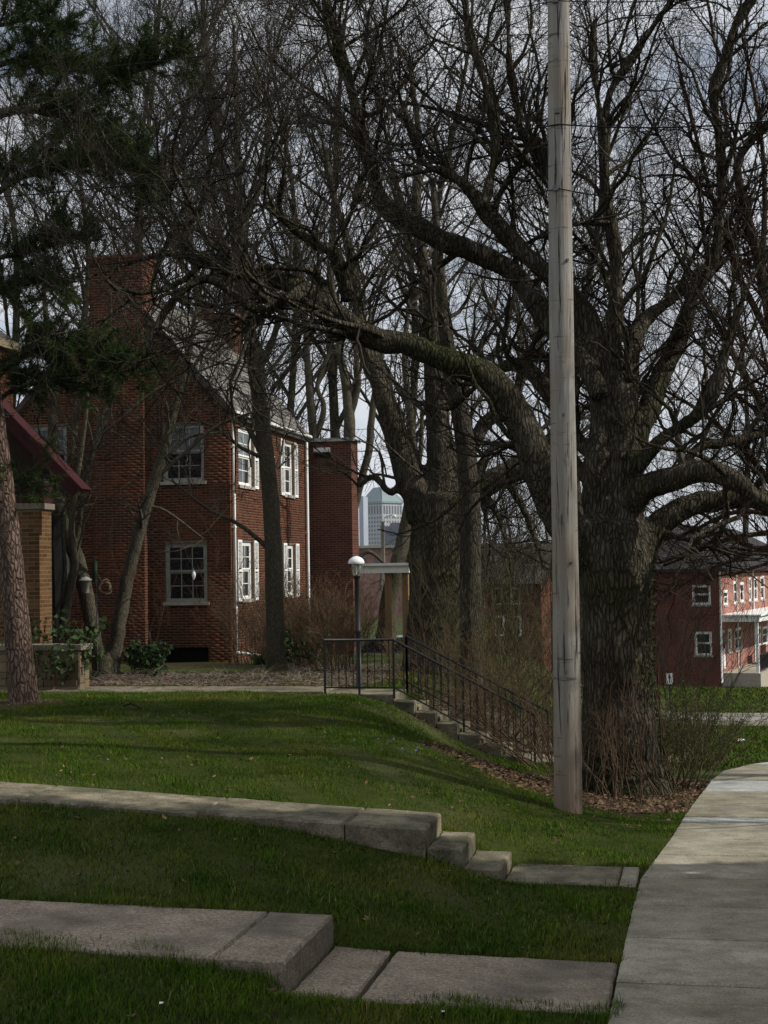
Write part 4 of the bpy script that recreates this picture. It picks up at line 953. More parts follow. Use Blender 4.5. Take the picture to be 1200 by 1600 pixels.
c = P(165, 918, vtree_D - 1.2); pts = []
mb = MB()
for k in range(26):
    a = k / 26 * 2 * math.pi; r_ = .10 + random.uniform(-.02, .02); p0 = c + np.array([r_ * math.cos(a), random.uniform(-.03, .03), r_ * 1.2 * math.sin(a)]); a2 = a + .9
    p1_ = c + np.array([r_ * math.cos(a2), random.uniform(-.03, .03), r_ * 1.2 * math.sin(a2)]); pm = (p0 + p1_) / 2 + (p0 + p1_ - 2 * c) * .12
    mb.tube([p0, pm, p1_], [.012, .018, .008], 5)
mb.tube([c + np.array([-.06, 0, .10]), np.array([q[0] - .03, q[1], zt_ - .3])], .004, 4)
tag(mb.build('wreath', mat('dry_straw', (.16, .12, .07), (.24, .19, .12), scale=9)), 'small tan dried wreath hanging from the hook pole', 'wreath')
sg, sD = P(1047, 1110, 50.5), 50.5
gq = float(ground(sg[0], sg[1])); zt_ = float(P(1047, 1052, sD)[2]); zb_ = float(P(1047, 1069, sD)[2])
sign = empty('parking_sign', (sg[0], sg[1], gq), 'small white parking sign with black arrow on a thin post by the lane', 'sign')
MB().box((sg[0] - .025, sg[1], gq - .2), (sg[0] + .025, sg[1] + .03, zt_ - .02)).build('post', m_iron, sign)
MB().prism([(sg[0] + a * .11, sg[1] - .012, lerp(zb_, zt_, b)) for a, b in ((-1, .06), (-.85, 0), (.85, 0), (1, .06), (1, .94), (.85, 1), (-.85, 1), (-1, .94))], (0, .008, 0)).build('plate', m_white, sign)
hgt_ = zt_ - zb_
MB().prism([(sg[0] + a * .11, sg[1] - .016, zb_ + b * hgt_) for a, b in ((-.12, .12), (.2, .12), (.2, .55), (.55, .55), (.05, .92), (-.5, .55), (-.12, .55))], (0, .003, 0)).build('arrow', m_iron, sign)
#TREES
# ------------------------------------------------------------------ trees
UP = np.array([0, 0, 1.0])
def unit(a): return a / (np.linalg.norm(a, axis=-1, keepdims=True) + 1e-9)
def smooth_line(pts, n_per=6, jit=0.0):
    """Catmull-Rom through rows (x, y, z, r)"""
    p = np.asarray(pts, float); p = np.vstack([2 * p[0] - p[1], p, 2 * p[-1] - p[-2]]); o = []
    for i in range(1, len(p) - 2):
        a, b, c, d = p[i - 1:i + 3]
        for k in range(n_per):
            t = k / n_per; o.append(.5 * (2 * b + (c - a) * t + (2 * a - 5 * b + 4 * c - d) * t * t + (3 * b - a - 3 * c + d) * t ** 3))
    o.append(p[-2]); o = np.array(o); o[:, 3] = np.maximum(o[:, 3], .003)
    if jit: o[1:-1, :3] += rng.normal(0, jit, (len(o) - 2, 3)) * o[1:-1, 3:4]
    return o
def limbs_px(rows, D, dD=None):
    """rows (px, py, width_px[, D]) -> (x, y, z, r) in the place"""
    out_ = []
    for i, r in enumerate(rows):
        d = r[3] if len(r) > 3 else D + (dD or 0) * i / max(1, len(rows) - 1)
        p = P(r[0], r[1], d); out_.append((*p, r[2] / 2 / F * d))
    return out_
def grow(st, di, ln, r0, segs, wander, lift, taper=.35):
    """vectorised wandering shoots -> points (N, segs+1, 3), radii (N, segs+1)"""
    n = len(st); Pt = np.empty((n, segs + 1, 3)); R = np.empty((n, segs + 1)); Pt[:, 0] = st; d = di.copy(); step = (ln / segs)[:, None]
    for s in range(segs):
        d = unit(d + rng.normal(0, wander, (n, 3)) + UP * lift)
        Pt[:, s + 1] = Pt[:, s] + d * step
    t = np.linspace(0, 1, segs + 1)[None]
    R[:] = r0[:, None] * (1 - (1 - taper) * t)
    return Pt, R
def shoots(Pt, R, per, ang, len_rng, rscale, lo=.15, out_bias=0.0, lenscale=True, rmax=9.):
    """children starts on parents (N,S,3): per children each"""
    Nn, Sn = R.shape; n = Nn * per
    pi = np.repeat(np.arange(Nn), per); t = rng.uniform(lo, 1, n) * (Sn - 1 - 1e-6); i = t.astype(int); f = (t - i)[:, None]
    st = Pt[pi, i] * (1 - f) + Pt[pi, i + 1] * f; d = unit(Pt[pi, i + 1] - Pt[pi, i])
    a = unit(np.cross(d, rng.normal(0, 1, (n, 3)))); th = np.radians(rng.normal(ang, 12, n))[:, None]
    di = unit(d * np.cos(th) + a * np.sin(th))
    rr = R[pi, i] * (1 - f[:, 0]) + R[pi, i + 1] * f[:, 0]
    ln = rng.uniform(*len_rng, n) * (1.15 - .55 * t / (Sn - 1))
    return st, di, ln, np.minimum(rr * rscale, rmax)
def collect(parts, k):
    V = []; Qs = []; Rn = []; b = 0
    for Pt, R in parts:
        v, q = tube_arrays(Pt, R, k); V.append(v); Qs.append(q + b); b += len(v)
        Rn.append(np.repeat(rng.random(len(R)), R.shape[1] * k))
    return np.concatenate(V), np.concatenate(Qs), np.concatenate(Rn)
def lump(V, amp, fr):
    n = np.zeros(len(V))
    for k in range(4):
        w = rng.normal(0, 1, 3) * fr * (1 + k * .7); n += np.sin(V @ w + rng.uniform(0, 6)) / (1 + k)
    return n * amp
def tree(name, label, cat, base, limbs, bark, twigm=None, group=None, spacing=.45, l1=(1.2, 3.2), l2=(.5, 1.3), l3=(.25, .65), n2=7, n3=7, lift=.10, wander=.20, r1=.45, trunk_k=14, voxel=None, tw_r=.0042, min_r=.02, skip_first=True, bare_below=None, per_m=None, ang1=55, n3x=None, seg3=3):
    root = empty(name, base, label, cat, group)
    # main limbs
    mb = MB(); L0 = []
    for li, l in enumerate(limbs):
        s = smooth_line(l, 5, .04 if li else .02); L0.append(s)
        mb.tube(s[:, :3], s[:, 3], trunk_k if s[0, 3] > .06 else 8)
    o = mb.build('trunk', bark, root)
    if voxel:
        md = o.modifiers.new('weld', 'REMESH'); md.mode = 'VOXEL'; md.voxel_size = voxel; md.use_smooth_shade = True
        dg = bpy.context.evaluated_depsgraph_get(); me = bpy.data.meshes.new_from_object(o.evaluated_get(dg)); o.modifiers.clear(); old = o.data; o.data = me; bpy.data.meshes.remove(old)
        if not me.materials: me.materials.append(bark)
        n = len(me.vertices); co = np.empty(n * 3, np.float32); me.vertices.foreach_get('co', co); no = np.empty(n * 3, np.float32); me.vertices.foreach_get('normal', no)
        co = co.reshape(-1, 3).astype(float); no = no.reshape(-1, 3)
        sc = np.array([1, 1, .35])
        co = co + no * (lump(co, .012, 3)[:, None] + lump(co * sc, .006, 18)[:, None])
        me.vertices.foreach_set('co', co.astype(np.float32).ravel()); me.polygons.foreach_set('use_smooth', np.ones(len(me.polygons), bool)); me.update()
    # level 1 from limbs
    st = []; di = []; rr = []
    for li, s in enumerate(L0):
        if li == 0 and skip_first: continue
        seg = np.diff(s[:, :3], axis=0); sl_ = np.linalg.norm(seg, axis=1); tot = sl_.sum(); nsh = max(2, int(tot / spacing)); cum = np.concatenate([[0], np.cumsum(sl_)])
        for dist in rng.uniform(.12 * tot, tot, nsh):
            i = min(np.searchsorted(cum, dist) - 1, len(seg) - 1); f = (dist - cum[i]) / sl_[i]; p = s[i, :3] + seg[i] * f
            if bare_below is not None and p[2] < bare_below: continue
            if rng.random() > np.interp(lerp(s[i, 3], s[i + 1, 3], f), [.05, .16], [1, .2]): continue
            st.append(p); di.append(seg[i] / sl_[i]); rr.append(lerp(s[i, 3], s[i + 1, 3], f))
        st.append(s[-1, :3]); di.append(seg[-1] / sl_[-1]); rr.append(s[-1, 3] * 1.6)
    st = np.array(st); d = np.array(di); rr = np.array(rr); n = len(st)
    a = unit(np.cross(d, rng.normal(0, 1, (n, 3)))); th = np.radians(rng.normal(ang1, 15, n))[:, None]
    dirs = unit(d * np.cos(th) + a * np.sin(th) + UP * .35)
    P1, R1 = grow(st, dirs, rng.uniform(*l1, n), np.clip(rr * r1, .008, .05), 7, wander, lift, .3)
    P2, R2 = grow(*shoots(P1, R1, n2, 48, l2, .62), 5, wander * 1.05, lift * .8, .4); R2 = np.maximum(R2, tw_r)
    P3, R3 = grow(*shoots(P2, R2, n3, 45, l3, .7), seg3, wander, lift, .5); R3 = np.clip(R3, tw_r * .55, tw_r)
    p3b = shoots(P1, R1, n2 // 2 + 1, 50, l3, .5); P3b, R3b = grow(*p3b, seg3, wander, lift, .5); R3b = np.clip(R3b, tw_r * .55, tw_r)
    V, Qd, rn = collect([(P1, R1)], 5); mesh_np('branches', V, Qd, twigm or bark, root, smooth=True, rnd=rn)['kind'] = 'stuff'
    parts = [(P2, R2), (P3, R3), (P3b, R3b)]
    if n3x:
        P4, R4 = grow(*shoots(P3, R3, n3x, 45, (l3[0] * .5, l3[1] * .6), .7), 2, wander, lift, .6); R4 = np.clip(R4, tw_r * .5, tw_r * .8); parts.append((P4, R4))
    V, Qd, rn = collect(parts, 3); o = mesh_np('twigs', V, Qd, twigm or m_twig, root, rnd=rn); o['kind'] = 'stuff'
    TRI[0] += len(Qd) * 2
    return root
TRI = [0]

oD = oak_D
oak_limbs = [
    [(972, 1262, 190), (970, 1225, 150), (966, 1180, 126), (965, 1100, 112), (965, 1000, 108), (964, 910, 112), (962, 850, 118), (965, 810, 90)],
    [(950, 900, 70), (915, 850, 66), (880, 815, 60), (858, 770, 58), (836, 705, 52), (806, 650, 50), (775, 605, 46), (742, 578, 41), (705, 566, 38), (640, 538, 36), (580, 524, 34), (535, 496, 33), (490, 464, 32), (450, 443, 30), (400, 430, 26), (340, 412, 26), (297, 397, 22), (280, 350, 17), (262, 305, 14), (258, 240, 11), (262, 170, 8)],
    [(310, 403, 14), (250, 398, 10), (185, 418, 7), (120, 440, 4)], [(282, 355, 11), (225, 348, 8), (160, 368, 6), (90, 400, 4)], [(264, 310, 9), (205, 318, 7), (140, 296, 5), (80, 300, 3)],
    [(640, 540, 26), (585, 535, 26), (530, 505, 24), (480, 478, 21), (430, 468, 18), (385, 470, 13), (330, 480, 9)],
    [(520, 480, 24), (500, 462, 20), (460, 462, 19), (425, 478, 18), (397, 482, 18), (365, 460, 16), (338, 440, 15), (315, 437, 14), (285, 455, 14), (262, 480, 13), (242, 515, 13), (230, 550, 12), (210, 574, 11), (188, 580, 9), (160, 583, 7), (120, 612, 6), (70, 635, 5), (0, 655, 4)],
    [(512, 470, 18), (505, 445, 14), (488, 425, 11), (455, 418, 10), (400, 418, 9), (350, 426, 7), (300, 440, 5)],
    [(545, 470, 20), (525, 400, 20), (495, 382, 18), (460, 360, 16), (432, 335, 14), (405, 320, 11), (360, 332, 7), (300, 345, 4)],
    [(445, 350, 10), (437, 315, 10), (445, 260, 9), (447, 190, 7), (455, 110, 6), (450, 30, 4)],
    [(522, 385, 9), (545, 345, 9), (560, 290, 8), (585, 245, 7), (640, 150, 6), (700, 60, 4)],
    [(936, 620, 26), (915, 565, 34), (872, 520, 36), (836, 470, 36), (800, 425, 34), (740, 395, 32), (690, 376, 30), (650, 352, 27), (600, 320, 25), (575, 250, 20), (560, 190, 19), (546, 130, 17), (527, 65, 15), (508, 0, 12), (490, -70, 9)],
    [(940, 830, 52), (934, 740, 46), (942, 640, 42), (932, 555, 42), (912, 495, 40), (880, 450, 34), (840, 416, 30), (808, 385, 28), (780, 355, 27), (752, 320, 25), (732, 295, 22), (695, 268, 17), (660, 252, 13), (635, 180, 10), (600, 90, 7), (580, 0, 5)],
    [(755, 325, 18), (768, 270, 18), (774, 213, 17), (758, 135, 15), (735, 55, 13), (722, -20, 11), (700, -90, 8)],
    [(880, 450, 24), (870, 330, 20), (850, 235, 18), (818, 212, 15), (806, 160, 14), (796, 100, 13), (792, 0, 11), (785, -80, 8)],
    [(966, 830, 46), (968, 720, 33), (966, 640, 28), (960, 540, 26), (963, 450, 22), (960, 380, 20), (946, 300, 18), (945, 215, 17), (948, 165, 16), (962, 128, 15), (995, 80, 13), (1025, 32, 12), (1055, -10, 11), (1080, -80, 8)],
    [(945, 210, 10), (935, 160, 10), (927, 100, 9), (927, 48, 8), (942, -10, 7), (955, -80, 5)],
    [(978, 800, 44), (994, 700, 36), (1016, 633, 33), (1034, 583, 32), (1058, 540, 28), (1080, 470, 24), (1110, 420, 20), (1124, 350, 18), (1127, 260, 17), (1121, 200, 16), (1115, 142, 16), (1130, 98, 15), (1150, 36, 13), (1180, -10, 12), (1200, -70, 9)],
    [(975, 720, 30), (985, 600, 28), (988, 545, 26), (1002, 505, 24), (1040, 474, 20), (1090, 440, 14), (1140, 400, 10)],
    [(1150, 36, 9), (1140, 15, 8), (1130, -20, 7)],
    [(985, 880, 60), (1008, 850, 50), (1035, 815, 44), (1083, 790, 38), (1133, 783, 32), (1167, 779, 28), (1200, 790, 24), (1260, 800, 18)],
    [(975, 820, 44), (1000, 768, 42), (1050, 748, 38), (1100, 735, 32), (1150, 752, 26), (1185, 780, 20), (1240, 800, 14)],
    [(985, 740, 26), (1030, 690, 24), (1062, 668, 22), (1094, 645, 20), (1120, 600, 18), (1137, 540, 15), (1160, 470, 10)],
    [(1060, 745, 22), (1090, 700, 20), (1133, 692, 18), (1200, 676, 14), (1260, 660, 10)],
    [(945, 720, 26), (905, 690, 26), (850, 600, 28), (800, 570, 22), (750, 600, 14), (700, 640, 10)],
    [(940, 780, 26), (905, 730, 24), (860, 700, 22), (810, 690, 14), (760, 720, 9)],
]
depths = [0, -.3, -.6, -.9, -.2, -.5, -.9, -.6, -.7, -.9, -.6, 1.2, .6, .3, 1.4, .4, .2, 1.0, 1.4, .8, .0, -.8, -.6, .6, 2.0, 2.6]
OL = [limbs_px([(*r, oD + (depths[i] * min(1, j / 4) if i else 0)) for j, r in enumerate(l)], oD) for i, l in enumerate(oak_limbs)]
oak = tree('oak_tree', 'huge spreading bare tree with furrowed trunk behind the utility pole', 'tree', oak_p, OL, m_oak, spacing=.24, voxel=.040, bare_below=2.0, l1=(.9, 2.6), n2=7, n3=6, lift=.07, wander=.24, tw_r=.0036)

t2p, t2D = hit(682, 1046)
t2D = 31.0
L2 = [[(680, 1062, 120), (680, 1030, 98), (680, 960, 86), (682, 880, 82), (685, 810, 84), (684, 765, 80)],
      [(668, 810, 66), (655, 770, 58), (640, 740, 50), (622, 690, 40), (606, 640, 36), (594, 596, 34), (576, 555, 30), (560, 490, 22), (548, 400, 16), (520, 300, 11), (500, 200, 7)],
      [(690, 790, 66), (690, 720, 48), (683, 650, 36), (678, 590, 32), (672, 520, 26), (665, 430, 20), (650, 330, 15), (655, 220, 10), (640, 100, 7)],
      [(700, 800, 46), (745, 762, 40), (790, 742, 36), (820, 722, 32), (870, 680, 26), (910, 640, 18)],
      [(705, 740, 30), (735, 700, 26), (760, 660, 24), (795, 630, 20), (830, 560, 14), (850, 480, 9)],
      [(790, 745, 16), (815, 790, 13), (835, 840, 9), (850, 890, 5)], [(745, 765, 14), (775, 800, 11), (790, 850, 8), (800, 900, 4)], [(800, 640, 12), (830, 690, 10), (850, 740, 7)], [(750, 770, 9), (765, 840, 7), (760, 900, 4)],
      [(640, 735, 16), (612, 770, 12), (585, 745, 9), (560, 760, 6)],
      [(720, 790, 16), (690, 765, 14), (665, 740, 10), (640, 720, 7)]]
L2 = [limbs_px(l, t2D) for l in L2]
tree('maple_tree', 'thick forked bare tree behind the iron railing left of the pole', 'tree', L2[0][0][:3], L2, m_oak, spacing=.36, l1=(1.0, 2.6), n2=7, n3=6, voxel=.045, bare_below=2.2, tw_r=.005)
t3 = [[(736, 1075, 42), (736, 1040, 35), (735, 950, 34), (735, 850, 33), (734, 780, 33), (728, 700, 31), (718, 640, 29), (708, 590, 27), (698, 530, 22), (690, 460, 18), (684, 380, 14), (676, 280, 9)],
      [(735, 760, 14), (770, 700, 12), (820, 690, 9), (870, 650, 6)], [(716, 640, 14), (740, 580, 12), (790, 540, 9)], [(700, 560, 12), (660, 520, 9), (620, 430, 6)]]
t3 = [limbs_px(l, 27.5) for l in t3]
tree('slender_tree', 'straight slim bare trunk just right of the thick forked tree', 'tree', t3[0][0][:3], t3, m_bark, spacing=.45, n2=6, n3=6, bare_below=4, skip_first=False, tw_r=.0045)
hD = htree_D
t4 = [[(434, 1058, 44), (431, 1030, 31), (430, 980, 28), (428, 900, 28), (425, 810, 26), (417, 720, 25), (407, 640, 24), (396, 560, 22), (388, 500, 20), (384, 440, 17), (378, 360, 14), (372, 260, 11), (370, 150, 8), (365, 40, 5)],
      [(428, 880, 14), (431, 800, 13), (424, 748, 12), (402, 695, 10), (378, 655, 8), (350, 640, 5)],
      [(422, 860, 8), (398, 838, 7), (366, 815, 6), (320, 792, 5), (270, 752, 3)],
      [(400, 590, 12), (430, 520, 10), (450, 430, 7), (460, 320, 5)], [(386, 470, 10), (350, 400, 8), (330, 300, 6), (320, 180, 4)], [(378, 360, 9), (410, 280, 7), (425, 160, 5)]]
t4 = [limbs_px(l, hD) for l in t4]
tree('yard_tree', 'tall slim grey bare tree close before the shuttered wall', 'tree', t4[0][0][:3], t4, m_smooth, spacing=.42, l1=(1, 2.8), n2=7, n3=6, bare_below=3.5, skip_first=False, lift=.16, tw_r=.006)
vD = vtree_D
t5 = [[(166, 1068, 52), (166, 1052, 46), (165, 1036, 42), (166, 1018, 30)],
      [(160, 1040, 32), (150, 1000, 27), (136, 935, 25), (119, 872, 24), (101, 820, 22), (91, 780, 22), (86, 720, 18), (83, 660, 16), (86, 600, 13), (75, 520, 10), (68, 440, 7), (72, 340, 5)],
      [(174, 1040, 28), (182, 1000, 23), (192, 940, 22), (205, 880, 20), (220, 822, 19), (236, 770, 18), (254, 712, 16), (270, 650, 13), (288, 585, 10), (300, 530, 8), (306, 490, 7), (330, 440, 5), (345, 400, 4)],
      [(117, 870, 12), (110, 810, 11), (120, 770, 10), (133, 735, 10), (150, 685, 9), (170, 625, 8), (188, 570, 6)],
      [(118, 865, 9), (128, 790, 8), (142, 720, 8), (152, 690, 7), (172, 640, 6), (188, 590, 5), (200, 520, 4)],
      [(97, 810, 9), (103, 760, 9), (116, 690, 8), (124, 640, 7), (150, 590, 5)],
      [(140, 690, 5), (180, 662, 5), (240, 612, 5), (300, 585, 4), (360, 560, 3)],
      [(238, 765, 7), (262, 715, 6), (298, 682, 5), (345, 676, 3)], [(246, 745, 7), (290, 706, 6), (345, 662, 5), (425, 636, 3)], [(232, 790, 5), (262, 800, 4), (318, 842, 3)],
      [(272, 645, 6), (310, 560, 5), (360, 500, 4)]]
t5 = [limbs_px(l, vD) for l in t5]
tree('forked_tree', 'V-shaped bare tree with two leaning stems before the gable wall', 'tree', vtree_p, t5, m_smooth, spacing=.40, l1=(.6, 2.1), l2=(.3, .9), n2=5, n3=5, bare_below=2.8, tw_r=.0045, r1=.4)
t5b = [[(98, 1020, 14), (102, 960, 16), (112, 905, 14), (117, 880, 12), (112, 830, 10), (116, 780, 9), (128, 700, 7), (138, 620, 5)], [(96, 1020, 10), (99, 930, 9), (101, 880, 7), (96, 800, 5)]]
t5b = [limbs_px(l, 28.5) for l in t5b]
tree('young_tree', 'small bare tree rising behind the capstones beside the porch pier', 'tree', t5b[0][0][:3], t5b, m_smooth, spacing=.6, l1=(.5, 1.4), l2=(.3, .7), n2=4, n3=4, bare_below=2.2, tw_r=.0045, skip_first=False)
t7 = [[(552, 1000, 26), (550, 930, 24), (549, 860, 22), (547, 780, 20), (545, 715, 19), (546, 660, 18), (540, 600, 14), (530, 545, 11), (526, 490, 9), (515, 420, 6)],
      [(553, 800, 12), (564, 752, 12), (577, 702, 12), (580, 660, 11), (586, 610, 9), (600, 540, 6)], [(547, 650, 11), (560, 600, 9), (556, 540, 7), (570, 470, 5)], [(552, 880, 9), (575, 862, 7), (600, 880, 4)]]
t7 = [limbs_px(l, 46.5) for l in t7]
tree('back_tree', 'bare forked tree standing at the end of the brick wing', 'tree', t7[0][0][:3], t7, m_smooth, spacing=.7, l1=(1, 2.6), n2=5, n3=5, bare_below=3.5, skip_first=False, tw_r=.006)
t8 = [[(494, 990, 16), (492, 820, 15), (490, 690, 14), (486, 640, 13), (480, 560, 10), (477, 490, 8), (470, 400, 5)], [(490, 690, 11), (503, 655, 10), (505, 630, 8), (496, 600, 7), (520, 540, 5)], [(481, 570, 7), (455, 520, 6), (430, 480, 4)], [(484, 600, 7), (510, 560, 5), (530, 500, 3)]]
t8 = [limbs_px(l, 56) for l in t8]
tree('roofline_tree', 'bare tree rising behind the roof of the brick wing', 'tree', t8[0][0][:3], t8, m_smooth, spacing=.8, l1=(1, 3), n2=5, n3=5, bare_below=5, skip_first=False, tw_r=.007)
t9 = [[(603, 1005, 34), (605, 970, 29), (609, 930, 26), (620, 885, 24), (633, 830, 21), (641, 780, 19), (645, 720, 16), (640, 640, 12), (632, 560, 9), (640, 460, 6)], [(632, 780, 10), (655, 720, 8), (660, 640, 6)]]
t9 = [limbs_px(l, 43.0) for l in t9]
tree('leaning_tree', 'leaning pale trunk beside the arbour left of the thick forked tree', 'tree', t9[0][0][:3], t9, m_smooth, spacing=.8, l1=(1, 3), n2=5, n3=5, bare_below=5, skip_first=False, tw_r=.006)

# reddish street tree whose base is just outside the picture on the right
rD = 20.4
tr = [[(1335, 1300, 60), (1325, 1150, 40), (1310, 1000, 36), (1290, 900, 34)],
      [(1292, 900, 26), (1262, 780, 22), (1240, 680, 20), (1215, 560, 18), (1190, 430, 16), (1168, 340, 15), (1152, 262, 13), (1172, 222, 12), (1205, 188, 10), (1240, 90, 7)],
      [(1270, 800, 18), (1220, 690, 14), (1150, 560, 11), (1100, 470, 8), (1060, 400, 6), (1020, 330, 4)],
      [(1285, 870, 16), (1230, 790, 12), (1160, 700, 9), (1090, 640, 6), (1020, 600, 4)],
      [(1290, 890, 14), (1240, 838, 10), (1170, 836, 8), (1100, 855, 6), (1030, 880, 4)],
      [(1290, 890, 12), (1230, 860, 8), (1160, 850, 6), (1090, 800, 5), (1010, 810, 3)],
      [(1290, 890, 12), (1235, 850, 9), (1160, 870, 7), (1090, 900, 5), (1030, 940, 3)], [(1280, 850, 11), (1220, 810, 8), (1150, 800, 7), (1080, 830, 5), (1020, 850, 3)], [(1290, 890, 10), (1250, 870, 8), (1200, 880, 6), (1140, 900, 4)], [(1270, 820, 10), (1200, 770, 8), (1120, 770, 6), (1050, 800, 4)],
      [(1210, 540, 12), (1150, 420, 9), (1110, 300, 7), (1080, 180, 5), (1050, 60, 3)],
      [(1190, 430, 10), (1195, 300, 8), (1185, 180, 6), (1160, 60, 4)]]
tr = [limbs_px(l, rD) for l in tr]
tree('redbud_tree', 'reddish fine-twigged bare tree reaching in from the right edge', 'tree', tr[0][0][:3], tr, bark_mat('redbud_bark', (.075, .05, .038), (.12, .085, .065), furrow=16, bump=.5), twigm=m_redtwig, spacing=.125, l1=(.7, 1.8), l2=(.3, .8), l3=(.12, .35), n2=6, n3=6, lift=.05, wander=.18, tw_r=.0021, r1=.3)

# tall bare trees filling the sky behind
def back_tree(i, px, D, top_py, lean, label, wt=20, dens=1.0, twigm=None):
    base = P(px, 1000, D); base[2] = float(ground(base[0], base[1])) - .1
    top = P(px + lean, top_py, D); h = top[2] - base[2]
    lm = []; tr_ = []
    for k in range(9):
        t = k / 8; p = base + (top - base) * t + np.array([math.sin(t * 7 + i) * .8 + math.sin(t * 15 + 2 * i) * .25, math.cos(t * 6 + i) * .7, 0]) * t
        tr_.append((*p, wt / 2 / F * D * (1 - .85 * t) * (1.5 if k == 0 else 1)))
    lm.append(tr_)
    nl = int(15 * dens)
    for k in range(nl):
        t = .28 + .66 * (k + .5) / nl; p0 = np.array(tr_[0][:3]) + 0; s_ = np.array(tr_)
        p0 = np.array([np.interp(t * 8, range(9), s_[:, c]) for c in range(4)])
        az = k * 2.4 + i; ll = h * random.uniform(.22, .38) * (1.2 - t * .6)
        dv_ = np.array([math.cos(az), math.sin(az) * .8, random.uniform(.6, 1.3)]); dv_ /= np.linalg.norm(dv_)
        rows = []
        for q in range(5):
            u_ = q / 4; p = p0[:3] + dv_ * ll * u_ + UP * ll * .16 * u_ * u_ + rng.normal(0, .05, 3) * ll * u_ * .6
            rows.append((*p, max(p0[3] * .55 * (1 - .8 * u_), .012)))
        lm.append(rows)
    return tree('tall_tree', label, 'tree', base, lm, m_bark, twigm=twigm, group='tall bare trees in the background', spacing=.62 / dens, l1=(1.2, 3.0), l2=(.6, 1.5), l3=(.3, .8), n2=6, n3=6, bare_below=4.5, skip_first=False, lift=.14, wander=.16, tw_r=.0048 * D / 40, trunk_k=8, seg3=2)
def copy_tree(src, loc, rz, sc, label):
    r = src.copy(); COL.objects.link(r); r.location = loc; r.rotation_euler = (0, 0, rz); r.scale = (sc, sc, sc); r['label'] = label
    for ch in [c for c in src.children]:
        c = ch.copy(); COL.objects.link(c); c.parent = r; c.matrix_parent_inverse = ch.matrix_parent_inverse
    return r
protos = [back_tree(i, px, D, ty, ln_, lab) for i, (px, D, ty, ln_, lab) in enumerate((
        (300, 50, -120, 30, 'tall bare tree rising behind the near chimney of the brick house'),
        (690, 60, -120, 20, 'tall bare background tree left of the utility pole'),
        (905, 56, 40, 10, 'bare background tree beyond the huge tree, right of the utility pole'),
        (120, 48, 30, -20, 'bare background tree behind the pine boughs on the left')))]
for k, (pi_, px, D, rz, sc, lab) in enumerate((
        (1, 205, 56, 1.1, .95, 'bare tree behind the ridge, showing left of the near chimney'),
        (0, 440, 58, 2.0, 1.08, 'tall bare tree behind the far chimney'),
        (2, 512, 62, 1.3, 1.25, 'tall bare tree hidden behind the brick wing, crown over its roof'),
        (3, 985, 54, .7, .95, 'bare background tree hidden behind the big trunk, crown above the row house roof'),
        (1, 20, 60, 3.0, 1.0, 'bare background tree at the left edge behind the porch'),
        (2, 385, 66, 4.0, 1.5, 'tallest bare tree far behind the roof between the two chimneys'),
        (3, 655, 64, 5.0, 1.35, 'bare tree far behind the thick forked tree'),
        (0, 860, 70, .4, 1.2, 'bare tree far behind the utility pole'),
        (1, 1160, 95, 1.7, 1.0, 'bare tree behind the row house at the right edge'),
        (0, 255, 70, 5.2, 1.35, 'bare tree far behind the roof ridge right of the near chimney'),
        (2, 800, 120, 3.3, .75, 'small distant bare tree low between the slim trunk and the pole'),
        (3, 860, 130, 2.3, .9, 'small distant bare tree low behind the pole'),
        (1, 770, 100, 4.3, .62, 'small distant bare tree low right of the slim trunk'))):
    c = P(px, 1000, D); c[2] = float(ground(c[0], c[1])) - .1; copy_tree(protos[pi_], c, rz, sc, lab)

# ------------------------------------------------------------------ pine
pD = pine_D
pl = [[(40, 1112, 62), (38, 1095, 50), (33, 1050, 44), (24, 950, 40), (14, 850, 37), (6, 770, 35), (-6, 680, 33), (-22, 560, 31), (-45, 400, 27), (-70, 200, 22), (-95, 0, 16), (-115, -160, 8)]]
boughs = [[(-66, 225, 16), (0, 178, 15), (60, 172, 14), (115, 188, 12), (165, 215, 9), (215, 255, 6), (245, 300, 4)],
          [(-80, 140, 12), (0, 100, 10), (70, 100, 8), (150, 115, 7), (225, 108, 5), (288, 76, 3)],
          [(-50, 350, 12), (10, 290, 10), (80, 265, 8), (160, 255, 6), (250, 262, 3)],
          [(-45, 420, 10), (10, 400, 8), (70, 385, 6), (130, 365, 4)],
          [(-40, 470, 9), (0, 455, 8), (50, 440, 5), (90, 455, 3)],
          [(-20, 600, 11), (30, 560, 9), (90, 545, 7), (160, 560, 5), (225, 588, 3)],
          [(-16, 640, 9), (20, 610, 7), (80, 595, 5), (140, 600, 3)],
          [(0, 785, 6), (30, 765, 5), (62, 752, 3)], [(-95, 60, 9), (0, 40, 7), (60, 30, 5), (110, 60, 3)]]
brD = [0, -2.2, -1.5, -.8, -.5, .5, 1.5, .2, -1.0]
pine = empty('pine_tree', pine_p, 'leaning pine with plated reddish bark and dark needle boughs at the left edge', 'tree')
mb = MB(); s = smooth_line(limbs_px(pl[0], pD), 6, .02); mb.tube(s[:, :3], s[:, 3], 18); mb.build('trunk', m_pine, pine)
B0 = []
mb = MB()
for l, dd in zip(boughs, brD):
    s = smooth_line(limbs_px([(*r, pD + dd * j / len(l)) for j, r in enumerate(l)], pD), 5, .15); B0.append(s); mb.tube(s[:, :3], s[:, 3], 7)
br_ = mb.build('boughs', m_oak, pine); br_['kind'] = 'stuff'
st = []; di = []; ln_ = []
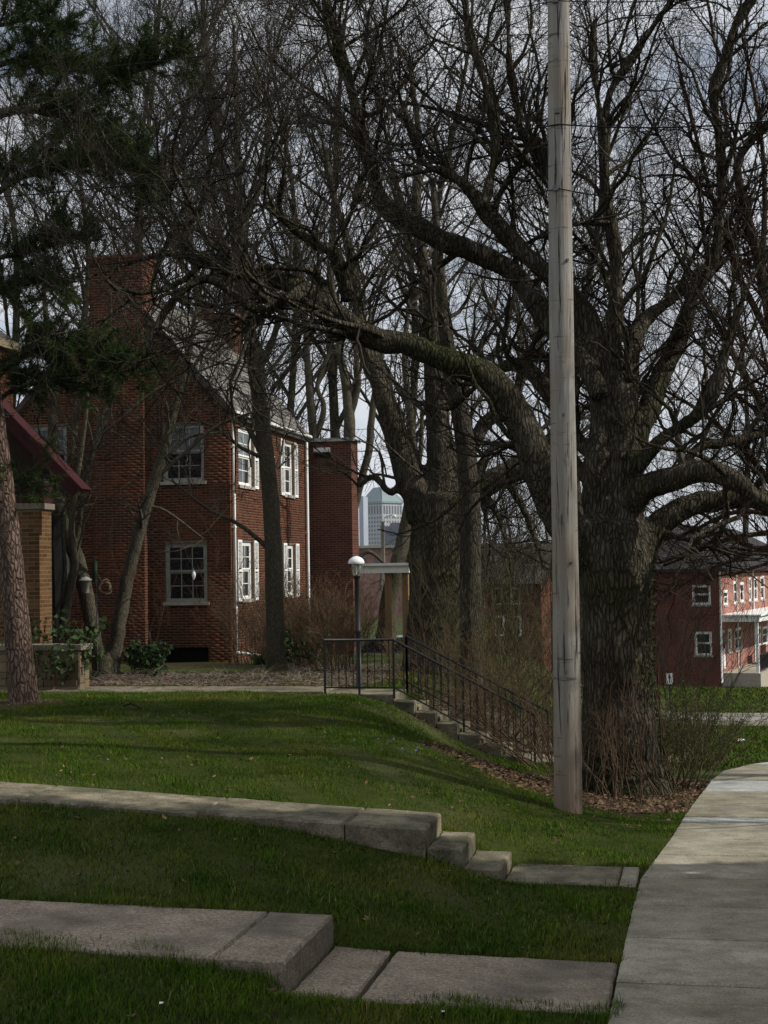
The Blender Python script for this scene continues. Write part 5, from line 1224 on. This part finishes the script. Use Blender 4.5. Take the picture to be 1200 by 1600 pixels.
for s in B0:
    seg = np.diff(s[:, :3], axis=0); n_ = len(seg)
    for q in range(int(125 if len(s) > 20 else (18 if s[0, 2] < 4.5 else 55))):
        i = int(rng.uniform(.22, 1) * (n_ - 1)); st.append(s[i, :3] + seg[i] * rng.random()); d = unit(seg[i]); v = unit(rng.normal(0, 1, 3) * (1, 1, .6) + UP * .25); di.append(unit(d * .8 + v)); ln_.append(rng.uniform(.25, .8))
st = np.array(st); di = np.array(di); ln_ = np.array(ln_)
Pb, Rb = grow(st, di, ln_, np.full(len(st), .009), 4, .18, .05, .5)
Pc, Rc = grow(*shoots(Pb, Rb, 5, 45, (.10, .32), .7, lo=.3), 3, .15, .08, .6)
V, Qd, rn = collect([(Pb, Rb), (Pc, Rc)], 3); o = mesh_np('twigs', V, Qd, m_twig, pine, rnd=rn); o['kind'] = 'stuff'
def needles(tips, dirs, per, ln, w):
    n = len(tips) * per; ti = np.repeat(np.arange(len(tips)), per)
    a = unit(dirs[ti] * .75 + rng.normal(0, .62, (n, 3))); b = tips[ti] - dirs[ti] * rng.uniform(0, .16, (n, 1)); L_ = rng.uniform(.6, 1.15, (n, 1)) * ln
    side = unit(np.cross(a, rng.normal(0, 1, (n, 3)))) * w
    V = np.stack([b - side, b + side, b + a * L_ + UP * -.01], 1).reshape(-1, 3)
    return V, np.arange(n * 3).reshape(-1, 3), np.repeat(rng.random(len(tips)) * .7 + .3 * rng.random(len(tips)), per * 3)
tips = np.concatenate([Pb[:, -1], Pb[:, -2], Pc[:, -1], Pc[:, -2]]); dirs = np.concatenate([unit(Pb[:, -1] - Pb[:, -2]), unit(Pb[:, -2] - Pb[:, -3]), unit(Pc[:, -1] - Pc[:, -2]), unit(Pc[:, -2] - Pc[:, -3])])
V, T, rn = needles(tips, dirs, 24, .12, .0038)
o = mesh_np('needles', V, T, m_needle, pine, rnd=rn); o['kind'] = 'stuff'; TRI[0] += len(T)

# ------------------------------------------------------------------ shrubs and thickets
def shrub(name, label, base, n, h, spread, mt, n2=5, n3=4, r=.007, lift=.12, wander=.14, tw=.0032, leaves=None, leafm=None, lsize=.03, rad=.25, arch=0.0, group=None, lean=(0, 0)):
    base = np.asarray(base, float); root = empty(name, base, label, 'shrub', group)
    a = rng.uniform(0, 2 * np.pi, n); rr_ = rad * np.sqrt(rng.random(n)); st = base + np.stack([rr_ * np.cos(a), rr_ * np.sin(a), np.zeros(n)], -1)
    st[:, 2] = ground(st[:, 0], st[:, 1]) - .03
    d = unit(np.stack([np.cos(a) * spread * rng.uniform(.3, 1.2, n) + lean[0], np.sin(a) * spread * rng.uniform(.3, 1.2, n) + lean[1], np.ones(n)], -1))
    P1, R1 = grow(st, d, h * rng.uniform(.6, 1.15, n), rng.uniform(.7, 1.3, n) * r, 7, wander, lift - arch, .35)
    P2, R2 = grow(*shoots(P1, R1, n2, 35, (.15 * h, .42 * h), .6, lo=.25), 4, wander, lift - arch * .6, .4); R2 = np.maximum(R2, tw * .8)
    P3, R3 = grow(*shoots(P2, R2, n3, 40, (.06 * h, .2 * h), .7), 2, wander, lift, .5); R3 = np.clip(R3, tw * .5, tw)
    V, Qd, rn = collect([(P1, R1)], 4); o = mesh_np('stems', V, Qd, mt, root, rnd=rn); o['kind'] = 'stuff'
    V, Qd, rn = collect([(P2, R2), (P3, R3)], 3); o = mesh_np('twigs', V, Qd, mt, root, rnd=rn); o['kind'] = 'stuff'; TRI[0] += len(Qd) * 2
    if leaves:
        pts = np.concatenate([P3.reshape(-1, 3), P2.reshape(-1, 3)]); c = pts[rng.integers(0, len(pts), leaves)] + rng.normal(0, .02, (leaves, 3))
        V, Qd, rn = leafquads(c, lsize); o = mesh_np('leaves', V, Qd, leafm, root, rnd=rn); o['kind'] = 'stuff'; TRI[0] += len(Qd) * 2
    return root
def leafquads(c, size, flat=0.0, nrm=None):
    n = len(c); a = unit(rng.normal(0, 1, (n, 3)) * (1, 1, 1 - flat)); b = unit(np.cross(a, unit(rng.normal(0, 1, (n, 3)) * (1 - flat, 1 - flat, 1)) if nrm is None else nrm + rng.normal(0, .35, (n, 3))))
    s = size * rng.uniform(.6, 1.3, (n, 1)); cup = np.cross(a, b) * s * .2
    V = np.stack([c - a * s, c - b * s * .55 + cup, c + a * s, c + b * s * .55 + cup], 1).reshape(-1, 3)
    return V, np.arange(n * 4).reshape(-1, 4), np.repeat(rng.random(n), 4)
def gp(px, D):
    p = P(px, 1000, D); p[2] = float(ground(p[0], p[1])); return p
m_brown = mat('brown_stem', (.070, .048, .030), (.118, .082, .052), scale=3, rough=.9, rnd=.3)
m_olive = mat('olive_stem', (.068, .060, .030), (.115, .10, .048), scale=3, rough=.9, rnd=.3)
for px, D, h, lab in ((505, 34, 1.9, 'tan twiggy bare shrub just left of the lamp post'), (528, 31, 1.6, 'tan twiggy bare shrub right behind the lamp post'), (470, 36, 1.8, 'tan twiggy bare shrub right of the slim yard tree')):
    shrub('twiggy_shrub', lab, gp(px, D), 58, h, .55, m_tan, n2=7, n3=4, tw=.0045, rad=.5, group='tan twiggy shrubs')
shrub('house_shrub', 'dark bare shrub at the foot of the shuttered wall left of the yard tree', gp(392, 36.5), 60, 2.3, .6, m_brown, n2=6, n3=3, tw=.0045, rad=.5, arch=.05)
shrub('house_shrub', 'dark bare shrub spreading right of the yard tree trunk', gp(455, 34.5), 70, 1.6, .8, m_brown, n2=6, n3=3, tw=.0045, rad=.6, arch=.10)
shrub('house_shrub', 'thin bare shrub climbing beside the chimney breast', gp(238, 35.5), 5, 4.2, .2, m_brown, n2=5, n3=3, tw=.004, rad=.12, wander=.2)
# evergreen shrubs
shrub('evergreen_shrub', 'small glossy evergreen shrub at the foot of the gable wall', gp(226, vtree_D + .3), 40, .62, .8, m_brown, n2=4, n3=3, leaves=1300, leafm=m_leaf, lsize=.05, rad=.2, tw=.003)
shrub('evergreen_shrub', 'leafy rhododendron drooping over the low garden wall', np.array([gx1 - .6, gwY + .2, gz1 - .0]) * (1, 1, 1), 40, 1.15, .9, m_brown, n2=4, n3=3, leaves=900, leafm=m_leaf, lsize=.06, rad=.35, tw=.003)
shrub('evergreen_shrub', 'low dark evergreen shrub by the wall behind the yard tree', gp(470, 33.2), 50, .9, .8, m_brown, n2=5, n3=3, leaves=1500, leafm=m_leaf, lsize=.045, rad=.5, tw=.003)
# thicket along the steps and at the foot of the big tree
for k, (px, D, n, h, sp, lab, ln) in enumerate((
        (700, 26.2, 32, 2.0, 1.0, 'arching bare shrub behind the upper end of the steps', (.2, 0)),
        (770, 26.0, 46, 2.2, 1.0, 'arching bare shrub behind the middle of the steps', (.0, 0)),
        (835, 24.5, 42, 2.3, 1.1, 'arching bare shrub at the bottom of the steps left of the pole', (-.5, 0)),
        (850, 22.6, 20, 1.6, 1.1, 'low arching bramble just left of the pole foot', (-.8, 0)),
        (800, 29.5, 80, 3.0, .7, 'tall brushy bare shrub farther back left of the pole', (0, 0)), (780, 38, 46, 5.2, .5, 'tallest thicket of bare stems behind the brush, nearest the slim trunk', (0, 0)), (838, 36, 46, 5.0, .5, 'tall thicket of bare stems behind the brush, nearest the pole', (0, 0)),
        (905, 18.3, 18, 1.5, .5, 'bare brush between the pole and the big trunk', (0, 0)),
        (960, 17.9, 14, 1.1, .4, 'bare brush growing against the front of the big trunk', (0, 0)),
        (1070, 43, 46, 4.8, .6, 'bare bushy sapling before the row house, right of the big trunk', (0, 0)),
        (1035, 19.6, 60, 1.25, .8, 'dense low brush right of the big trunk', (.2, 0)),
        (1065, 22.3, 60, 1.1, .9, 'low greenish brush between the big trunk and the sidewalk', (.2, .1)))):
    shrub('brush_shrub', lab, gp(px, D), n, h, sp, m_olive if k in (1, 4, 10, 11) else (m_twig if k in (5, 6, 9) else m_brown), n2=6, n3=3, r=.008, tw=.0036 if k not in (5, 6, 9) else .006, rad=(.9 if k in (5, 6, 9) else .55) if k not in (7, 8) else .3, arch=.10 if k < 4 else .03, wander=.16, group='bare brush along the steps', lean=ln,
          leaves=500 if k in (1, 4) else (2600 if k in (10, 11) else None), leafm=m_ivy, lsize=.014)
# tufts of strap leaves in the bed
def strap(px, D, n, h, lab, mt):
    c = gp(px, D); root = empty('strap_plant', c, lab, 'plant', 'strap-leaved plants in the bed')
    a = rng.uniform(0, 6.28, n); d = unit(np.stack([np.cos(a) * .6, np.sin(a) * .6, np.ones(n)], -1)); Pt, R = grow(np.repeat(c[None], n, 0) + rng.normal(0, .06, (n, 3)) * (1, 1, 0), d, rng.uniform(.6, 1.2, n) * h, np.full(n, .012), 5, .05, -.22, .2)
    V, Qd, rn = collect([(Pt, R)], 3); o = mesh_np('leaves', V, Qd, mt, root, rnd=rn); o['kind'] = 'stuff'
strap(143, vtree_D - 1.4, 40, .36, 'tuft of green strap leaves at the foot of the forked tree', m_leaf)
strap(238, vtree_D - .6, 46, .36, 'pale tuft of strap leaves below the evergreen shrub', mat('pale_leaf', (.07, .09, .045), (.12, .14, .08), scale=5, rnd=.3))
strap(448, 35.3, 60, .75, 'dark strap-leaved clump right of the yard tree foot', m_leaf)
strap(408, 36.0, 50, .7, 'dark strap-leaved clump left of the yard tree foot', m_leaf)
# ivy on the big trunk
nI = 5200; th = rng.uniform(0, 2 * np.pi, nI); zz_ = oak_p[2] + 3.0 * rng.random(nI) ** 1.5
cc_ = OL[0]; cs = np.array(cc_); order = np.argsort(cs[:, 2])
cx_ = np.interp(zz_, cs[order, 2], cs[order, 0]); cyy = np.interp(zz_, cs[order, 2], cs[order, 1]); cr_ = np.interp(zz_, cs[order, 2], cs[order, 3])
dens = np.sin(th * 2 + zz_ * 1.1) + np.sin(th * 5 - zz_ * 3) * .6 + np.cos(th - .2) * .9 - (zz_ - oak_p[2]) * .22; kp = dens > .1
cI = np.stack([cx_ + (cr_ + .025) * np.cos(th), cyy + (cr_ + .025) * np.sin(th), zz_], -1)[kp]; nI_ = np.stack([np.cos(th), np.sin(th), 0 * th], -1)[kp]
V, Qd, rn = leafquads(cI, .022, nrm=nI_); ivy = mesh_np('ivy', V, Qd, m_ivy, None, rnd=rn); adopt(ivy, oak); ivy['kind'] = 'stuff'
# trailing vines up the trunk
vm = MB()
for k in range(16):
    a = rng.uniform(-2.6, .3); pts = []
    for q in range(9):
        z_ = oak_p[2] + .05 + q * rng.uniform(.18, .26); i_ = a + .12 * math.sin(q * 1.3 + k); r_ = np.interp(z_, cs[order, 2], cs[order, 3]) + .03 + .05 * abs(math.sin(q + k))
        pts.append((np.interp(z_, cs[order, 2], cs[order, 0]) + r_ * math.cos(i_), np.interp(z_, cs[order, 2], cs[order, 1]) + r_ * math.sin(i_), z_))
    vm.tube(pts, np.linspace(.010, .004, 9), 4, cap=False)
o = vm.build('vines', m_brown, oak); o['kind'] = 'stuff'

# ------------------------------------------------------------------ grass, litter, scraps
def scatter(n, x0, x1, y0, y1): return rng.uniform(x0, x1, n), rng.uniform(y0, y1, n)
def in_view(X, Y, pad=60):
    v = np.stack([X, Y, ground(X, Y)], -1) - CAM; d = v @ FWD; px = 600 + F * (v @ CR) / d; py = 800 - F * (v @ CU) / d
    return (d > 3) & (px > -pad) & (px < 1200 + pad) & (py < 1600 + pad)
def blades(zones, name, mt):
    VV = []; QQ = []; RR = []; b = 0
    for (dens, x0, x1, y0, y1, hmin, hmax, w) in zones:
        simple = y0 > 12.9
        n = int(dens * (x1 - x0) * (y1 - y0)); X, Y = scatter(n, x0, x1, y0, y1)
        patch = np.sin(X * 3.1 + 1.3 * np.sin(Y * 2.3)) * np.sin(Y * 2.7 + np.sin(X * 1.9)) + .6 * np.sin(X * 7.7 + Y * 5.1)
        k = in_view(X, Y) & ~on_hard(X, Y, .035 + .04 * np.sin(X * 9 + Y * 7) * np.sin(Y * 3.3 - X * 5)) & ~(bed(X, Y) & (rng.random(n) > .30)) & (rng.random(n) < .82 + .18 * patch)
        X, Y, patch = X[k], Y[k], patch[k]; n = len(X); Z = ground(X, Y) - .01
        h = rng.uniform(hmin, hmax, n) * (1 + .28 * patch) * np.where(rng.random(n) < .06, 1.6, 1.0); az = rng.uniform(0, 6.28, n) ; lean = rng.uniform(.15, .95, n)
        d = np.stack([np.cos(az), np.sin(az)], -1); s = np.stack([-np.sin(az), np.cos(az)], -1) * (w * rng.uniform(.6, 1.3, n))[:, None]
        p0 = np.stack([X, Y, Z], -1); e = lambda v2, z: np.concatenate([v2, z[:, None]], 1)
        m_ = p0 + e(d * (h * lean * .35)[:, None], h * .6); t_ = p0 + e(d * (h * lean)[:, None], h * (1 - .25 * lean))
        sd = e(s, np.zeros(n))
        V = np.stack([p0 - sd, p0 + sd, m_ + sd * .8, m_ - sd * .8, t_], 1).reshape(-1, 3)
        if simple:
            V = np.stack([p0 - sd, p0 + sd, t_], 1).reshape(-1, 3); QQ.append(np.arange(n * 3).reshape(-1, 3) + b); VV.append(V); RR.append(np.repeat(np.clip(rng.random(n) * .8 + .1 + .12 * patch, 0, 1), 3)); b += n * 3; continue
        i = np.arange(n)[:, None] * 5 + b
        QQ.append(np.concatenate([i + [0, 1, 2], i + [0, 2, 3], i + [3, 2, 4]])); VV.append(V); RR.append(np.repeat(np.clip(rng.random(n) * .8 + .1 + .12 * patch, 0, 1), 5)); b += n * 5
    T = np.concatenate(QQ); TRI[0] += len(T)
    return mesh_np(name, np.concatenate(VV), T, mt, rnd=np.concatenate(RR))
z_near = [(6000, -6, 0.0, 6.3, 9.7, .03, .075, .0022), (4400, -7.5, 0.0, 9.6, 13.2, .025, .055, .0026), (3600, -10, 0.2, 13.1, 19.0, .025, .05, .0036), (2300, -14, -2, 19, 26, .025, .05, .0052), (320, -9, 2, 26, 36, .04, .09, .012), (330, -3, 3, 22, 45, .04, .08, .013), (90, -1, 8, 50, 62, .05, .09, .03), (70, -2, 9, 62, 77, .05, .10, .04)]
tag(blades(z_near, 'grass', m_grass), 'short green spring grass covering the lawns', 'grass', kind='stuff')
z_dry = [(300, -6, 0.0, 6.3, 9.7, .03, .07, .0024), (220, -7.5, 0.0, 9.6, 13.2, .03, .06, .0026), (110, -10, 0.2, 13.1, 19.0, .03, .055, .0036), (50, -14, -2, 19, 26, .03, .06, .008)]
tag(blades(z_dry, 'dry_grass', mat('straw', (.12, .10, .04), (.20, .165, .075), scale=3, rough=.8, rnd=.4)), 'pale dry straw blades mixed into the green lawns', 'dry grass', kind='stuff')
# dead leaves
def litter(n, x0, x1, y0, y1, cond, size):
    X, Y = scatter(n, x0, x1, y0, y1); k = cond(X, Y) & in_view(X, Y); X, Y = X[k], Y[k]
    return np.stack([X, Y, ground(X, Y) + rng.uniform(.004, .03, len(X))], -1)
c = np.concatenate([litter(26000, -4.6, .3, 15.5, 26, lambda X, Y: bed(X, Y) & ~on_hard(X, Y), .03), litter(22000, -13, -5, 23.4, 34, lambda X, Y: bed(X, Y) & ~on_hard(X, Y, -.05), .04), litter(420, -7, 0, 6.5, 20, lambda X, Y: ~on_hard(X, Y), .02)])
V, Qd, rn = leafquads(c, .028, flat=.75)
tag(mesh_np('leaf_litter', V, Qd, m_litter, rnd=rn), 'brown dead leaves lying in the beds and around the big trunk', 'leaf litter', kind='stuff'); TRI[0] += len(Qd) * 2
c = litter(9000, -13, -2, 23.3, 34, lambda X, Y: bed(X, Y) & ~on_hard(X, Y, -.05), .03); n = len(c)
Pt, R = grow(c + (0, 0, .01), unit(rng.normal(0, 1, (n, 3)) * (1, 1, .15)), rng.uniform(.08, .4, n), np.full(n, .004), 2, .2, 0, .6)
V, Qd, rn = collect([(Pt, R)], 3); tag(mesh_np('twig_litter', V, Qd, mat('grey_twig', (.12, .10, .08), (.24, .21, .17), scale=6, rnd=.4), rnd=rn), 'grey broken twigs and stalks lying in the mulch beds', 'twigs', kind='stuff')
# small blue flowers on the bank
q, qD = hit(630, 1172); n = 16
X = q[0] + rng.normal(0, .22, n); Y = q[1] + rng.normal(0, .25, n); c = np.stack([X, Y, ground(X, Y) + .07], -1)
V, Qd, rn = leafquads(c, .016); tag(mesh_np('scilla_flowers', V, Qd, mat('blue_petal', (.12, .12, .40), (.2, .2, .55), scale=30), rnd=rn), 'tiny blue spring flowers scattered on the grassy bank', 'flowers', kind='stuff')
# fallen stick and scraps on the lawn
q, qD = hit(208, 1108)
tag(MB().tube([q + np.array([-.14, 0, .04]), q + np.array([-.05, .03, .07]), q + np.array([.06, -.02, .05]), q + np.array([.16, -.1, .02])], [.012, .014, .011, .006], 6).build('fallen_stick', m_twig), 'dark fallen stick on the grass before the mulch bed', 'stick')
for px, py, sz, lab in ((1158, 1157, .07, 'white paper scrap on the grass near the lane'), (252, 1567, .010, 'tiny white scrap in the nearest grass'), (692, 1580, .009, 'pale fleck in the grass by the bottom edge')):
    q, qD = hit(px, py, .03); mb = MB(); a = np.array([sz, .2 * sz, .1 * sz]); b_ = np.array([-.2 * sz, .7 * sz, .25 * sz])
    mb.add([q - a - b_, q + a - b_ + UP * .2 * sz, q + a + b_, q - a + b_ + UP * .35 * sz, q + UP * .3 * sz], [(0, 1, 4), (1, 2, 4), (2, 3, 4), (3, 0, 4)]); tag(mb.build('paper_scrap', m_lampw), lab, 'scrap')
# ------------------------------------------------------------------ unseen trees added outside the right edge to shade the foreground
def spruce(loc, h, rad, label):
    root = empty('shade_spruce', loc, label, 'tree', 'unseen spruces added for shade')
    MB().tube([(loc[0], loc[1], loc[2] - .2), (loc[0], loc[1], loc[2] + h)], [.24, .02], 10).build('trunk', m_oak, root)
    st = []; di = []; ll = []
    z = 1.2
    while z < h - .3:
        nb = 11; r_ = rad * (1 - z / h) ** .85 + .2
        for k in range(nb):
            a = rng.uniform(0, 6.28); st.append((loc[0], loc[1], loc[2] + z + rng.uniform(-.15, .15))); di.append((math.cos(a), math.sin(a), .12)); ll.append(r_ * rng.uniform(.75, 1.1))
        z += .42
    Pb, Rb = grow(np.array(st), unit(np.array(di)), np.array(ll), np.full(len(st), .02), 6, .05, -.03, .3)
    Pc, Rc = grow(*shoots(Pb, Rb, 10, 50, (.3, .9), .6, lo=.2), 3, .08, -.04, .5)
    V, Qd, rn = collect([(Pb, Rb)], 4); mesh_np('boughs', V, Qd, m_twig, root, rnd=rn)['kind'] = 'stuff'
    n = 62000; pts = Pc.reshape(-1, 3); c = pts[rng.integers(0, len(pts), n)] + rng.normal(0, .07, (n, 3))
    V, Qd, rn = leafquads(c, .17); mesh_np('needles', V, Qd, m_needle, root, rnd=rn)['kind'] = 'stuff'
    return root
sp0 = spruce(np.array([7.4, 11.2, zs(11.2) - .05]), 15.5, 3.6, 'unseen dark spruce added for shade, nearest the pale slabs')
copy_tree(sp0, (7.0, 6.3, float(zs(6.3))), 2.0, 1.0, 'unseen dark spruce added for shade, middle of the row')
copy_tree(sp0, (9.6, 8.8, float(zs(8.8))), 1.0, 1.12, 'unseen dark spruce added for shade, second row')
copy_tree(protos[0], (5.5, 16.6, float(zs(16.6))), .6, .43, 'small unseen bare tree added for shade, nearest the utility pole')  # off-frame tree copies added to break up the sun on the lawn
copy_tree(protos[1], (5.8, 21.3, float(zs(21.3))), 1.9, .41, 'small unseen bare tree added for shade, farther along')
copy_tree(sp0, (7.6, 1.6, float(zs(1.6))), 4.0, 1.02, 'unseen dark spruce added for shade, farthest back')

# ------------------------------------------------------------------ haze in the far air
hz = MB().box((-1400, -60, -14), (700, 2000, 118)).build('haze', None); hz['kind'] = 'stuff'
hm = bpy.data.materials.new('haze'); hm.use_nodes = True; t_ = hm.node_tree
for n_ in list(t_.nodes): t_.nodes.remove(n_)
ho = t_.nodes.new('ShaderNodeOutputMaterial'); hv = t_.nodes.new('ShaderNodeVolumePrincipled'); hv.inputs['Color'].default_value = (.80, .88, 1, 1); hv.inputs['Density'].default_value = .00007; hv.inputs['Anisotropy'].default_value = .2
t_.links.new(hv.outputs[0], ho.inputs['Volume']); hz.data.materials.append(hm); hz.display_type = 'WIRE'
tag(hz, 'pale bluish haze filling the air over the whole view', 'haze')
print('TRI', TRI[0])
